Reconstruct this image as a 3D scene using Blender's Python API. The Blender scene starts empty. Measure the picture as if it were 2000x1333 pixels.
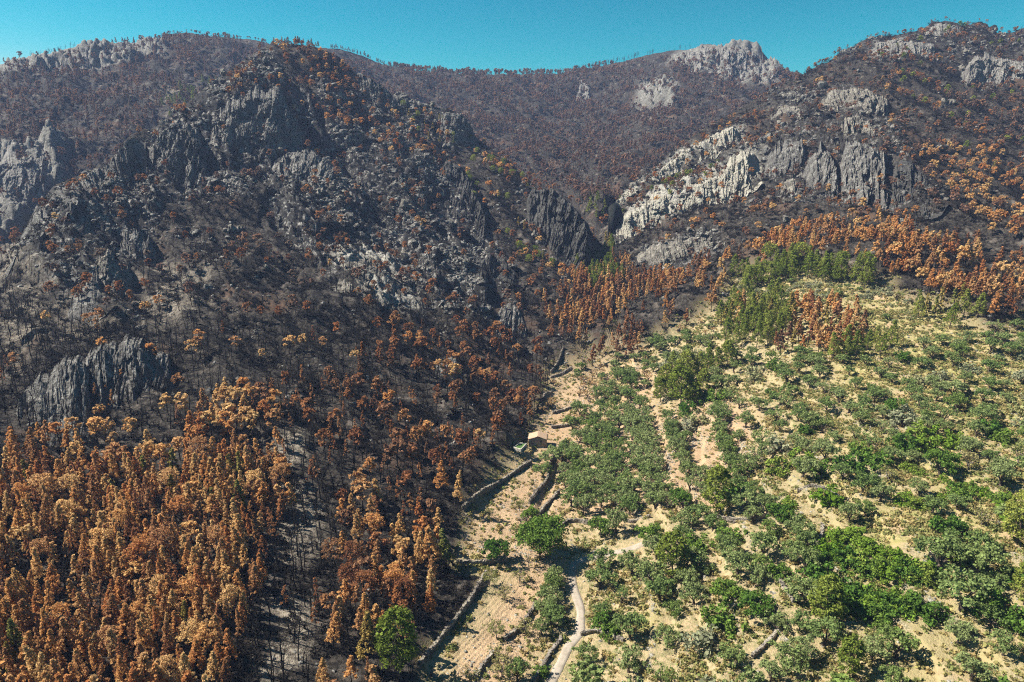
import bpy, math, random, bmesh
import numpy as np
from mathutils import Vector, Matrix
rng = np.random.default_rng(7)
random.seed(7)
scene = bpy.context.scene
COL = scene.collection
# ------------------------------------------------------------------ camera, world, sun, exposure
F, PITCH, H = 1333.0, math.radians(15.0), 95.0      # focal length in photo pixels, tilt down, height over the valley floor
CP, SP = math.cos(PITCH), math.sin(PITCH)
cam_d = bpy.data.cameras.new('camera'); cam = bpy.data.objects.new('camera', cam_d); COL.objects.link(cam)
cam_d.sensor_width = 36.0; cam_d.lens = 36.0 * F / 2000.0
cam_d.clip_start = 1.0; cam_d.clip_end = 8000.0
cam.location = (0, 0, H); cam.rotation_euler = (math.radians(90) - PITCH, 0, 0)
scene.camera = cam
SUN_EL, SUN_AZ = math.radians(47), math.atan2(-0.985, 0.12)     # azimuth clockwise from +Y
world = bpy.data.worlds.new('World'); scene.world = world; world.use_nodes = True
wn, wl = world.node_tree.nodes, world.node_tree.links
bg = wn['Background']
sky_t = wn.new('ShaderNodeTexSky'); sky_t.sky_type = 'NISHITA'; sky_t.sun_disc = False
sky_t.sun_elevation = SUN_EL; sky_t.sun_rotation = SUN_AZ % (2 * math.pi)
sky_t.altitude = 300; sky_t.air_density = 1.0; sky_t.dust_density = 0.35; sky_t.ozone_density = 1.0
sep = wn.new('ShaderNodeSeparateColor'); com = wn.new('ShaderNodeCombineColor'); wl.new(sky_t.outputs['Color'], sep.inputs[0])
for ch, ref, power, out_, top in ((0, 4.38, 7.0, .105, 1.18), (1, 5.0, 1.5, .50, 1.5), (2, 6.3, 1.35, .62, 1.5)):    # colour grade of the photograph: teal, deep overhead, pale at the horizon
    m1 = wn.new('ShaderNodeMath'); m1.operation = 'DIVIDE'; m1.inputs[1].default_value = ref; wl.new(sep.outputs[ch], m1.inputs[0])
    m2 = wn.new('ShaderNodeMath'); m2.operation = 'MINIMUM'; m2.inputs[1].default_value = top; wl.new(m1.outputs[0], m2.inputs[0])
    m3 = wn.new('ShaderNodeMath'); m3.operation = 'POWER'; m3.inputs[1].default_value = power; wl.new(m2.outputs[0], m3.inputs[0])
    m4 = wn.new('ShaderNodeMath'); m4.operation = 'MULTIPLY'; m4.inputs[1].default_value = out_ / (.055 * 2.60); wl.new(m3.outputs[0], m4.inputs[0]); wl.new(m4.outputs[0], com.inputs[ch])
wl.new(com.outputs[0], bg.inputs['Color'])
bg.inputs['Strength'].default_value = 0.055
sun_d = bpy.data.lights.new('sun', 'SUN'); sun = bpy.data.objects.new('sun', sun_d); COL.objects.link(sun)
sun_d.energy = 5.0; sun_d.angle = math.radians(0.5); sun_d.color = (1.0, 0.93, 0.82)
sdir = Vector((math.sin(SUN_AZ) * math.cos(SUN_EL), math.cos(SUN_AZ) * math.cos(SUN_EL), math.sin(SUN_EL)))
sun.rotation_euler = sdir.to_track_quat('Z', 'Y').to_euler(); sun.location = sdir * 500 + Vector((0, 300, 0))
vs = scene.view_settings
vs.view_transform = 'Standard'; vs.look = 'None'; vs.gamma = 1.0; vs.use_curve_mapping = False; vs.exposure = 1.38
scene.cycles.use_denoising = False; scene.cycles.filter_width = 1.15
scene.cycles.max_bounces = 5; scene.cycles.diffuse_bounces = 2; scene.cycles.glossy_bounces = 1
scene.cycles.transmission_bounces = 2; scene.cycles.volume_bounces = 0; scene.cycles.transparent_max_bounces = 4
scene.cycles.caustics_reflective = False; scene.cycles.caustics_refractive = False

# ------------------------------------------------------------------ numpy helpers
_perm = np.random.default_rng(3).permutation(256).astype(np.int32); _perm = np.concatenate([_perm, _perm, _perm])
_g2 = np.stack([np.cos(np.arange(256) * 2.399), np.sin(np.arange(256) * 2.399)], 1)
_g3 = np.random.default_rng(5).normal(size=(256, 3)); _g3 /= np.linalg.norm(_g3, axis=1)[:, None]
def fade(t): return t * t * t * (t * (t * 6 - 15) + 10)
def n2(x, y, s=0):
    x = x + s * 17.31; y = y - s * 9.77
    xi = np.floor(x).astype(np.int32); yi = np.floor(y).astype(np.int32)
    xf = x - xi; yf = y - yi; xi &= 255; yi &= 255
    u = fade(xf); v = fade(yf)
    def g(ix, iy, fx, fy):
        h = _perm[_perm[ix] + iy]; return _g2[h, 0] * fx + _g2[h, 1] * fy
    a = g(xi, yi, xf, yf); b = g(xi + 1, yi, xf - 1, yf); c = g(xi, yi + 1, xf, yf - 1); d = g(xi + 1, yi + 1, xf - 1, yf - 1)
    return 1.5 * (a + u * (b - a) + v * ((c + u * (d - c)) - (a + u * (b - a))))
def n3(p, s=0):
    p = np.asarray(p, float) + s * 13.7
    i = np.floor(p).astype(np.int32); f = p - i; i &= 255; w = fade(f)
    r = 0
    for a in (0, 1):
        for b in (0, 1):
            for c in (0, 1):
                h = _perm[_perm[_perm[i[:, 0] + a] + i[:, 1] + b] + i[:, 2] + c]
                d = _g3[h, 0] * (f[:, 0] - a) + _g3[h, 1] * (f[:, 1] - b) + _g3[h, 2] * (f[:, 2] - c)
                r = r + d * (w[:, 0] if a else 1 - w[:, 0]) * (w[:, 1] if b else 1 - w[:, 1]) * (w[:, 2] if c else 1 - w[:, 2])
    return 1.5 * r
def fbm2(x, y, o=4, s=0):
    r = 0; a = 1.0
    for k in range(o): r = r + a * n2(x, y, s + k); x = x * 2.03; y = y * 2.03; a *= 0.5
    return r
def ridged2(x, y, o=4, s=0):
    r = 0; a = 1.0
    for k in range(o): r = r + a * (1 - 2 * np.abs(n2(x, y, s + k))); x = x * 2.07; y = y * 2.07; a *= 0.5
    return r
def facet2(x, y, s=0):
    """broken rock: flat tilted facets, one per cell"""
    xi = np.floor(x).astype(np.int32); yi = np.floor(y).astype(np.int32); best = np.full(np.shape(x), 1e9); out = np.zeros(np.shape(x))
    for a in (-1, 0, 1):
        for b in (-1, 0, 1):
            h = _perm[_perm[((xi + a) & 255)] + ((yi + b + 37 * s) & 255)]; h2 = _perm[h + 71]; h3 = _perm[h + 139]
            px = xi + a + .15 + .7 * h / 255.0; py = yi + b + .15 + .7 * h2 / 255.0; dx = x - px; dy = y - py; d = dx * dx + dy * dy
            v = (h3 / 127.5 - 1) * .55 + (h / 127.5 - 1) * dx * .9 + (h2 / 127.5 - 1) * dy * .9; m = d < best; best = np.where(m, d, best); out = np.where(m, v, out)
    return out
def sstep(a, b, x):
    t = np.clip((x - a) / (b - a), 0, 1); return t * t * (3 - 2 * t)
def interp(tab, u):
    t = np.array(tab, float); xs = t[:, 0]; out = []
    u = np.asarray(u, float)
    for k in range(1, t.shape[1]):                      # monotone cubic (PCHIP)
        y = t[:, k]; h = np.diff(xs); d = np.diff(y) / h
        m = np.zeros_like(y); m[0] = d[0]; m[-1] = d[-1]
        for i in range(1, len(y) - 1):
            if d[i - 1] * d[i] > 0:
                w1 = 2 * h[i] + h[i - 1]; w2 = h[i] + 2 * h[i - 1]; m[i] = (w1 + w2) / (w1 / d[i - 1] + w2 / d[i])
        i = np.clip(np.searchsorted(xs, u) - 1, 0, len(h) - 1); s = (u - xs[i]) / h[i]
        s = np.clip(s, 0, 1)
        out.append((2*s**3-3*s**2+1)*y[i] + (s**3-2*s**2+s)*h[i]*m[i] + (-2*s**3+3*s**2)*y[i+1] + (s**3-s**2)*h[i]*m[i+1])
    return out[0] if len(out) == 1 else out
class TPS:
    def __init__(self, pts, lam=1e-4):
        p = np.array(pts, float); self.c = p[:, :2] / 1000; n = len(p)
        A = np.zeros((n + 3, n + 3)); A[:n, :n] = self.k(self.c, self.c) + lam * np.eye(n)
        A[:n, n] = 1; A[:n, n + 1:] = self.c; A[n, :n] = 1; A[n + 1:, :n] = self.c.T
        b = np.zeros(n + 3); b[:n] = 1000.0 / p[:, 2]; self.w = np.linalg.solve(A, b)
    @staticmethod
    def k(a, b):
        d2 = ((a[:, None] - b[None]) ** 2).sum(-1); return 0.5 * d2 * np.log(d2 + 1e-12)
    def __call__(self, u, v):
        q = np.stack([np.ravel(u), np.ravel(v)], 1) / 1000; out = np.empty(len(q)); n = len(self.c)
        for i in range(0, len(q), 60000):
            s = q[i:i + 60000]; out[i:i + 60000] = self.k(s, self.c) @ self.w[:n] + self.w[n] + s @ self.w[n + 1:]
        return (1000.0 / np.maximum(out, 0.5)).reshape(np.shape(u))
def slope_of(v): Y = (666 - v) / F; return (-SP + Y * CP) / (CP + Y * SP)
def v_of(s): return 666 - F * (s * CP + SP) / (CP - s * SP)
def point(u, v, D):
    X = (u - 1000) / F; Y = (666 - v) / F; dy = CP + Y * SP
    return np.stack([X * D / dy, D + 0 * X, H + D * (-SP + Y * CP) / dy], -1)
def project(P):
    P = np.asarray(P, float); x = P[..., 0]; y = P[..., 1]; z = P[..., 2] - H
    dpt = y * CP - z * SP; up = y * SP + z * CP
    return 1000 + F * x / dpt, 666 - F * up / dpt, dpt

# ------------------------------------------------------------------ terrain survey: points read off the photograph with estimated distances
CREST = [(-400,690,270),(-150,600,285),(0,530,310),(60,430,330),(110,372,350),(200,330,390),(260,262,420),(330,235,445),(400,180,480),(480,120,530),(540,90,560),
 (620,97,570),(680,132,575),(720,168,578),(780,192,578),(850,212,575),(900,225,572),(930,268,565),(1000,320,535),(1050,372,510),(1100,402,475),(1130,436,455),(1147,490,440),
 (1165,515,435),(1185,480,450),(1210,395,480),(1260,345,510),(1330,283,550),(1400,240,585),(1480,192,615),(1560,152,640),(1610,122,652),(1645,102,660),(1680,86,668),(1720,76,672),(1760,70,676),
 (1800,60,680),(1825,48,682),(1845,44,684),(1868,52,682),(1885,57,680),(1905,47,680),(1925,50,678),(1942,67,674),(1970,68,668),(2000,60,662),(2150,80,640),(2400,110,610)]
CV = lambda u: interp([(a, b) for a, b, c in CREST], u)
CD = lambda u: interp([(a, c) for a, b, c in CREST], u)
near_pts = []
def colm(u, *vd): near_pts.extend((u, v, d) for v, d in vd)
colm(-400, (1560,68),(1333,84),(1066,113),(933,136),(800,178))
colm(0, (1560,72),(1333,90),(1066,122),(933,148),(800,185),(700,220),(600,265))
colm(270, (1560,75),(1333,94),(1066,131),(933,158),(800,193),(700,228),(600,273),(500,325),(400,370),(320,405))
colm(540, (1560,77),(1333,98),(1066,140),(933,166),(800,203),(700,238),(600,283),(500,338),(400,393),(300,448),(200,507))
colm(820, (1560,79),(1333,105),(1200,124),(1066,149),(933,182),(858,206),(800,226),(700,268),(600,322),(500,385),(400,450),(300,520))
colm(1000,(1560,80),(1333,107),(1066,153),(933,191),(858,219),(800,243),(700,292),(600,350),(500,412),(400,482))
colm(1150,(1560,80),(1333,108),(1066,154),(933,192),(858,222),(800,248),(700,300),(600,367))
colm(1270,(1333,105),(1066,149),(933,184),(858,212),(800,236),(700,283),(600,345),(520,398),(450,440),(390,475))
colm(1400,(1560,76),(1333,101),(1200,118),(1066,141),(933,172),(858,197),(800,219),(700,261),(600,314),(545,345),(500,380),(400,450),(300,535))
colm(1600,(1560,74),(1333,97),(1200,112),(1066,132),(933,158),(858,180),(800,198),(700,234),(600,275),(545,303),(525,316),(480,345),(400,400),(300,470),(200,550))
colm(1760,(1560,72),(1333,94),(1066,127),(933,152),(800,190),(700,225),(600,263),(545,290),(480,325),(400,385))
colm(2000,(1560,70),(1333,90),(1066,122),(933,147),(858,166),(800,182),(700,214),(600,252),(550,275),(510,295),(480,325),(440,372),(330,450),(200,545))
colm(2400,(1560,66),(1333,84),(1066,113),(933,136),(800,170),(700,203),(640,230),(560,270),(480,320),(300,450))
near_pts += [(u, v, d) for u, v, d in CREST if u not in (1147, 1185)]
T_near = TPS(near_pts, 3e-3)
FOOT = [(-400,400,30),(0,430,35),(110,480,45),(300,560,70),(540,680,85),(800,740,90),(1000,690,75),(1100,620,58),(1150,520,42),(1165,510,40),(1200,560,50),(1300,640,65),
 (1400,700,80),(1560,760,90),(1700,780,100),(1850,790,105),(2000,790,105),(2400,780,105)]
FCREST = [(-400,190,800),(-100,150,830),(0,138,850),(60,122,860),(100,112,870),(160,98,890),(230,94,910),(300,88,930),(330,73,940),(360,69,945),(420,76,960),(500,86,980),(560,96,1000),(640,99,1020),(700,110,1040),
 (750,131,1060),(800,143,1080),(900,150,1100),(1000,151,1120),(1100,147,1150),(1150,139,1150),(1200,127,1140),(1300,106,1120),(1350,101,1110),(1380,92,1100),(1410,97,1100),(1440,94,1100),(1475,100,1090),
 (1490,118,1080),(1515,138,1070),(1545,150,1050),(1600,152,1040),(1700,150,1020),(1850,150,1000),(2000,160,1000),(2400,190,1000)]
FV = lambda u: interp([(a, b) for a, b, c in FCREST], u)
far_pts = [(0,400,520),(0,315,548),(0,200,680),(-400,450,480),(-400,330,560),(150,380,530),(150,300,590),(150,200,720),(300,250,640),(300,200,740),(300,130,860),
 (540,250,760),(540,150,900),(800,260,800),(800,200,930),(1000,330,740),(1000,250,900),(1150,400,600),(1150,300,830),(1150,220,1000),(1300,330,720),(1300,250,870),(1300,180,1000),
 (1430,240,850),(1430,160,1000),(1545,220,860)]
far_pts += [(u, v_of((z - H) / d), d) for u, d, z in FOOT] + FCREST
T_far = TPS(far_pts, 3e-3)
# ------------------------------------------------------------------ terrain mesh
U = np.arange(-300, 2301, 3.2); NU = len(U)
R1, R2, R3, R4 = 600, 26, 300, 14
vC = CV(U)
t = np.linspace(0, 1, R1)[:, None]
Vn = 1560 + (vC[None] - 1560) * t
Un = np.broadcast_to(U[None], Vn.shape)
Pn = point(Un, Vn, T_near(Un, Vn))
PC = Pn[-1]
fD, fz = interp(FOOT, U)
vF = v_of((fz - H) / fD); vFC = FV(U)
t = np.linspace(0, 1, R3)[:, None]
Vf = vF[None] + (vFC - vF)[None] * t
Uf = np.broadcast_to(U[None], Vf.shape)
Pf = point(Uf, Vf, T_far(Uf, Vf))
PF = Pf[0]
s = np.linspace(0, 1, R2 + 2)[1:-1][:, None, None]
hid = sstep(0, 60, vF - vC)[None, :, None]            # how far the hollow behind the ridge is out of sight
Pd = PC[None] * (1 - s) + PF[None] * s
Pd[..., 2] -= (np.sin(np.pi * s) * 14 * hid)[..., 0]
# soften the ridge top and run the back of the far range down
s4 = np.linspace(0, 1, R4 + 1)[1:][:, None]
back = np.repeat(Pf[-1][None], R4, 0); k = 1 + 0.55 * s4
back = np.stack([back[..., 0] * k, back[..., 1] * k, back[..., 2] - 150 * s4 ** 1.4], -1)
P = np.concatenate([Pn, Pd, Pf, back], 0)
NR = P.shape[0]
Ug = np.broadcast_to(U[None], (NR, NU))
Vg = project(P)[1]
SHEET = np.concatenate([np.zeros(R1), np.ones(R2), np.full(R3, 2), np.full(R4, 3)])[:, None] * np.ones((1, NU))
X, Y, Z = P[..., 0], P[..., 1], P[..., 2]
jit_u = Ug + 14 * fbm2(X / 14, Y / 14, 3, 40) * np.clip(200 / Y, .15, 1.6); jit_v = Vg + 12 * fbm2(X / 14, Y / 14, 3, 50) * np.clip(200 / Y, .15, 1.6)
def inpoly(u, v, poly):
    p = np.array(poly, float); r = np.zeros(np.shape(u), bool); j = len(p) - 1
    for i in range(len(p)):
        c = ((p[i, 1] > v) != (p[j, 1] > v))
        r ^= c & (u < (p[j, 0] - p[i, 0]) * (v - p[i, 1]) / (p[j, 1] - p[i, 1] + 1e-9) + p[i, 0]); j = i
    return r
def blur(a, n):
    for ax in (0, 1):
        k = np.ones(2 * n + 1) / (2 * n + 1)
        pad = [(0, 0), (0, 0)]; pad[ax] = (n, n); b = np.pad(a, pad, mode='edge'); c = np.cumsum(b, ax)
        z = np.zeros_like(np.take(c, [0], ax)); c = np.concatenate([z, c], ax)
        a = (np.take(c, range(2 * n + 1, c.shape[ax]), ax) - np.take(c, range(0, c.shape[ax] - 2 * n - 1), ax)) / (2 * n + 1)
    return a
FARM = [(770,1600),(822,1310),(871,1243),(922,1172),(949,1122),(890,1100),(890,1030),(920,985),(960,925),(1000,890),(1030,850),(1052,800),(1062,760),(1085,715),(1150,700),(1230,690),(1290,655),(1360,625),(1420,600),
 (1410,560),(1470,535),(1600,542),(1740,556),(1760,590),(1880,610),(1940,650),(2020,640),(2300,620),(2700,640),(2700,1600)]
near_m = (SHEET < 0.5)
farm = (inpoly(jit_u, jit_v, FARM) & near_m).astype(float)
farm_soft = blur(farm, 5)
# rock masks (where the photograph shows bare stone on the slopes)
ROCKS = [[(40,520),(60,420),(110,372),(200,330),(330,235),(400,180),(480,120),(540,95),(560,200),(600,330),(480,420),(330,420),(250,560),(130,600),(90,560)],
 [(560,180),(700,190),(840,330),(960,470),(1010,560),(950,640),(800,600),(640,560),(520,430)],
 [(640,520),(720,480),(800,560),(830,640),(740,620)],
 [(1440,180),(1640,170),(1740,250),(1850,420),(1760,440),(1500,390),(1480,300),(1560,230)],
 [(1195,470),(1222,424),(1440,315),(1485,300),(1488,372),(1270,455),(1205,490)],[(1192,402),(1330,292),(1455,252),(1462,298),(1310,350),(1200,412)],
 [(1230,520),(1400,460),(1410,520),(1300,560)],[(1640,60),(1800,40),(1940,30),(2100,50),(2100,120),(1900,130),(1760,110),(1640,112)],[(690,120),(760,170),(900,230),(940,300),(860,310),(760,220)]]
rock = np.zeros_like(X)
for r_ in ROCKS: rock = np.maximum(rock, (inpoly(jit_u, jit_v, r_) & near_m).astype(float))
FROCKS = [[(0,130),(100,105),(240,95),(320,95),(330,140),(200,165),(60,180),(-300,200)],[(-300,300),(60,310),(140,320),(140,420),(0,500),(-300,520)],[(1330,100),(1440,90),(1545,150),(1500,200),(1380,170),(1300,140)],
 [(1250,180),(1320,190),(1320,240),(1240,230)]]
for r_ in FROCKS: rock = np.maximum(rock, (inpoly(jit_u, jit_v, r_) & (SHEET == 2)).astype(float))
rock = blur(rock, 3) * np.where((Ug > 1400) & (SHEET < 1), .6, 1.0)
pale = np.zeros_like(X)
for r_ in ([(1195,470),(1222,424),(1300,380),(1440,315),(1485,300),(1488,372),(1380,424),(1270,455),(1205,490)], [(1192,402),(1330,292),(1455,252),(1462,298),(1310,350),(1200,412)], [(640,520),(720,480),(800,560),(830,640),(740,620)]): pale = np.maximum(pale, (inpoly(jit_u, jit_v, r_) & near_m).astype(float))
pale = np.maximum(blur(pale, 4), .55 * (SHEET == 2))
# ---- relief
wild = 1 - farm_soft
# slanted strata / gullies: run down the fall line of each hill
cs, sn = math.cos(math.radians(-52)), math.sin(math.radians(-52))
A_, B_ = X * cs + Y * sn, -X * sn + Y * cs              # A_ along the fall of the western hill
wob_ = 5 * fbm2(X / 19, Y / 19, 3, 15)
hillw = wild * np.clip((Y - 70) / 200, .15, 1.25)
rel = hillw * (7.5 * ridged2(A_ / 120, B_ / 46, 3, 1) + 2.2 * fbm2(A_ / 24, B_ / 12, 3, 9))
rel += hillw * (5.6 * facet2((A_ + wob_) / 36, (B_ + wob_) / 20, 3) + 2.3 * facet2((A_ + wob_) / 12, (B_ - wob_) / 7.5, 5)) * (.35 + .9 * rock)
rel += hillw * 0.7 * ridged2(A_ / 7.5, B_ / 4.5, 3, 21)
rel += rock * np.clip(Y / 350, .5, 2.2) * (3.4 * ridged2(A_ / 28, B_ / 12, 3, 31) + 1.7 * facet2(X / 4.6 + .1 * wob_, Y / 4.6, 7) + .5 * n2(X / 2.2, Y / 2.2, 36))
far_m = blur((SHEET >= 2).astype(float), 6)
rel += far_m * (11 * ridged2(X / 120, Y / 120, 3, 61) + 4.5 * ridged2(X / 34, Y / 34, 4, 66) + rock * 5 * ridged2(X / 30, Y / 60, 3, 71))
crest_fade = np.ones((NR, 1)); 
for r0 in (R1 - 1, R1 + R2 + R3 - 1):
    crest_fade[:, 0] *= 1 - 0.75 * np.exp(-((np.arange(NR) - r0) / 22.0) ** 2)
rel -= rel[:R1].mean() * 0 
rel = (rel - 0.35 * np.abs(rel)) * crest_fade
# ---- farm terraces: flat treads and low stone risers
zf = Z + 1.2 * fbm2(X / 45, Y / 45, 2, 80)
STEP = 1.9; q = zf / STEP; fr = q - np.floor(q)
riser = sstep(0.80, 0.97, fr)
terr_amt = farm_soft * sstep(1120, 1260, Ug + 60 * fbm2(X / 30, Y / 30, 2, 83)) * sstep(-.55, -.05, fbm2(X / 33, Y / 33, 3, 85)+.15) * np.clip(1.3 - Y / 420, 0, 1)
rel += terr_amt * 0.85 * ((np.floor(q) + riser) - q + 0.5) * STEP
rel += farm_soft * (0.22 * fbm2(X / 6, Y / 6, 3, 88) + 0.06 * n2(X / 1.1, Y / 1.1, 89))
# ploughed field beside the long wall
FIELD = [(835,1345),(890,1262),(945,1178),(962,1128),(1010,1105),(1040,1110),(1030,1150),(1000,1200),(960,1270),(915,1345)]
field = blur(inpoly(Ug, Vg, FIELD).astype(float) * near_m, 2)
fx, fy = math.cos(math.radians(62)), math.sin(math.radians(62))
fur = (-X * fy + Y * fx)
rel += field * 0.10 * np.sin(fur * 2 * math.pi / 1.05 + 0.8 * n2(X / 7, Y / 7, 90))
Z2 = Z + rel
P[..., 2] = Z2
# level strip under the concrete track, level pad under the hut
TRACK_PX = [(1066,1350),(1080,1325),(1098,1290),(1112,1262),(1130,1238),(1135,1218),(1132,1190),(1124,1160),(1119,1130),(1122,1104),(1135,1094),(1165,1087),(1205,1080),(1240,1071),(1275,1058),(1300,1048)]
def resample(pts, step):
    pts = np.asarray(pts, float); out = [pts[0]]
    c = [2 * pts[0] - pts[1], *pts, 2 * pts[-1] - pts[-2]]
    for i in range(1, len(c) - 2):
        n = max(2, int(np.linalg.norm(c[i + 1] - c[i]) / step))
        for k in range(1, n + 1):
            t_ = k / n; out.append(.5 * ((2 * c[i]) + (-c[i - 1] + c[i + 1]) * t_ + (2 * c[i - 1] - 5 * c[i] + 4 * c[i + 1] - c[i + 2]) * t_ ** 2 + (-c[i - 1] + 3 * c[i] - 3 * c[i + 1] + c[i + 2]) * t_ ** 3))
    return np.array(out)
def pxnear(u, v):
    c = int(round((u - U[0]) / (U[1] - U[0]))); r = int(round((v - 1560) / (vC[c] - 1560) * (R1 - 1))); return P[r, c].copy()
track = resample([pxnear(*q) for q in TRACK_PX], .8)
ker = np.ones(9) / 9; track[:, 2] = np.convolve(np.pad(track[:, 2], 4, mode='edge'), ker, 'valid')
def level(pts, rad, soft):
    lo = pts[:, :2].min(0) - rad - soft; hi = pts[:, :2].max(0) + rad + soft
    m_ = near_m & (X > lo[0]) & (X < hi[0]) & (Y > lo[1]) & (Y < hi[1]); ii = np.nonzero(m_)
    q = np.stack([X[ii], Y[ii]], 1); best = np.full(len(q), 1e9); zz = np.zeros(len(q))
    for p_ in pts:
        d_ = (q[:, 0] - p_[0]) ** 2 + (q[:, 1] - p_[1]) ** 2; b_ = d_ < best; best[b_] = d_[b_]; zz[b_] = p_[2]
    w_ = 1 - sstep(rad, rad + soft, np.sqrt(best)); Z2[ii] = Z2[ii] * (1 - w_) + zz * w_; P[..., 2] = Z2
level(track, 1.4, 1.4)
hut_at = pxnear(1050, 874); basin_at = pxnear(1015, 886)
level(np.array([hut_at + [dx, dy, 0] for dx in (-2, 0, 2) for dy in (0, 2, 4)]), 3.0, 2.5); level(basin_at[None], 2.6, 2.0)
# paved channel of the dry stream sunk between its walls
stream = resample([pxnear(*q) for q in [(1100,900),(1082,945),(1062,985),(1048,1025)]], .8); stream[:, 2] -= .8; level(stream, 1.5, .8)
sl = np.sqrt((np.gradient(Z2, axis=0) / (np.abs(np.gradient(Y, axis=0)) + .05)) ** 2)
riser_m = sstep(-.25, .45, fbm2(X / 12, Y / 12, 3, 180)) * blur(terr_amt * (sstep(.84, .88, fr) * (1 - sstep(.97, 1.0, fr))), 1)

# dry yellow-green grass patches on the farm, ash patches in the burn
GRASS = [[(1690,1000),(1790,1000),(1850,1040),(1780,1080),(1700,1060)],[(1820,960),(2000,980),(2000,1060),(1900,1040)],[(1660,860),(1850,880),(1900,930),(1700,940)],[(1600,640),(1760,560),(1900,640),(2000,700),(2000,820),(1800,800),(1650,730)],
 [(1160,725),(1220,740),(1230,790),(1190,790)],[(1270,1120),(1300,1150),(1290,1230),(1240,1260)],[(1470,540),(1720,552),(1750,590),(1500,570)]]
grass = np.zeros_like(X)
for g_ in GRASS: grass = np.maximum(grass, (inpoly(jit_u, jit_v, g_) & near_m).astype(float))
grass = np.clip(blur(grass, 6) + .40 * sstep(1450, 1720, Ug) * farm_soft, 0, 1) * farm_soft
ASHY = [[(540,880),(600,850),(640,1050),(600,1333),(480,1333),(540,1100)],[(280,205),(350,195),(360,225),(300,235)],[(0,440),(200,440),(420,560),(420,640),(80,700),(0,760)]]
ash = np.zeros_like(X)
for a_ in ASHY: ash = np.maximum(ash, inpoly(jit_u, jit_v, a_).astype(float))
ash = blur(ash, 6) * sstep(-.35, .35, fbm2(X / 13, Y / 13, 3, 185)) * np.where(Ug < 430, .7, 1.0)
TAN = [[(870,1345),(1000,1100),(905,1090),(900,1010),(1040,900),(1040,840),(1080,740),(1150,705),(1260,700),(1290,760),(1240,850),(1260,960),(1230,1020),(1110,1010),(1100,1110),(1040,1345)],[(1200,800),(1260,900),(1290,990),(1400,1010),(1460,900),(1480,800),(1400,770),(1260,810)]]
bare = np.zeros_like(X)
for b_ in TAN: bare = np.maximum(bare, inpoly(jit_u, jit_v, b_).astype(float))
bare = blur(bare, 8)

def fast_mesh(name, verts, quads, mat=None, smooth=True):
    me = bpy.data.meshes.new(name); verts = np.ascontiguousarray(verts, np.float32); quads = np.ascontiguousarray(quads, np.int32)
    n, k = quads.shape
    me.vertices.add(len(verts)); me.vertices.foreach_set('co', verts.ravel())
    me.loops.add(n * k); me.loops.foreach_set('vertex_index', quads.ravel())
    me.polygons.add(n); me.polygons.foreach_set('loop_start', np.arange(0, n * k, k, dtype=np.int32))
    try: me.polygons.foreach_set('loop_total', np.full(n, k, np.int32))
    except Exception: pass
    me.polygons.foreach_set('use_smooth', np.full(n, smooth, bool))
    if mat: me.materials.append(mat)
    me.update(calc_edges=True); return me
def add_obj(name, me, parent=None, kind=None, label=None, cat=None, group=None):
    o = bpy.data.objects.new(name, me); COL.objects.link(o)
    if parent: o.parent = parent
    if kind: o['kind'] = kind
    if label: o['label'] = label
    if cat: o['category'] = cat
    if group: o['group'] = group
    return o
def grid_quads(nr, nc):
    i = np.arange(nr * nc).reshape(nr, nc)
    return np.stack([i[:-1, :-1].ravel(), i[:-1, 1:].ravel(), i[1:, 1:].ravel(), i[1:, :-1].ravel()], 1)
# lookups: a place on the near slopes or the far slopes for a photo position
def near(u, v):
    u = np.asarray(u, float); v = np.asarray(v, float)
    c = np.clip((u - U[0]) / (U[1] - U[0]), 0, NU - 1.001); ci = c.astype(int); cf = (c - ci)[..., None]
    r = np.clip((v - 1560) / (CV(u) - 1560) * (R1 - 1), 0, R1 - 1.001); ri = r.astype(int); rf = (r - ri)[..., None]
    return (P[ri, ci] * (1 - cf) + P[ri, ci + 1] * cf) * (1 - rf) + (P[ri + 1, ci] * (1 - cf) + P[ri + 1, ci + 1] * cf) * rf
def far(u, v):
    u = np.asarray(u, float); v = np.asarray(v, float)
    c = np.clip((u - U[0]) / (U[1] - U[0]), 0, NU - 1.001); ci = c.astype(int); cf = (c - ci)[..., None]
    d, z = interp(FOOT, u); a = v_of((z - H) / d)
    r = np.clip((v - a) / (FV(u) - a) * (R3 - 1), 0, R3 - 1.001); ri = r.astype(int); rf = (r - ri)[..., None]; ri = ri + R1 + R2
    return (P[ri, ci] * (1 - cf) + P[ri, ci + 1] * cf) * (1 - rf) + (P[ri + 1, ci] * (1 - cf) + P[ri + 1, ci + 1] * cf) * rf
# ------------------------------------------------------------------ materials
def N(nt, t, **kw):
    n = nt.nodes.new(t)
    for k, v in kw.items():
        if k.startswith('i_'): n.inputs[k[2:].replace('_', ' ')].default_value = v
        else: setattr(n, k, v)
    return n
def new_mat(name):
    m = bpy.data.materials.new(name); m.use_nodes = True; nt = m.node_tree; nt.nodes.clear()
    return m, nt, N(nt, 'ShaderNodeOutputMaterial')
def mixc(nt, f, a, b, mode='MIX'):
    m = N(nt, 'ShaderNodeMix', data_type='RGBA', blend_type=mode)
    for key, val in (('Factor', f), ('A', a), ('B', b)):
        s = m.inputs[key] if key == 'Factor' else [q for q in m.inputs if q.name == key and q.type == 'RGBA'][0]
        if isinstance(val, (int, float)): s.default_value = val
        elif isinstance(val, tuple): s.default_value = (*val, 1)
        else: nt.links.new(val, s)
    return [o for o in m.outputs if o.type == 'RGBA'][0]
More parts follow.
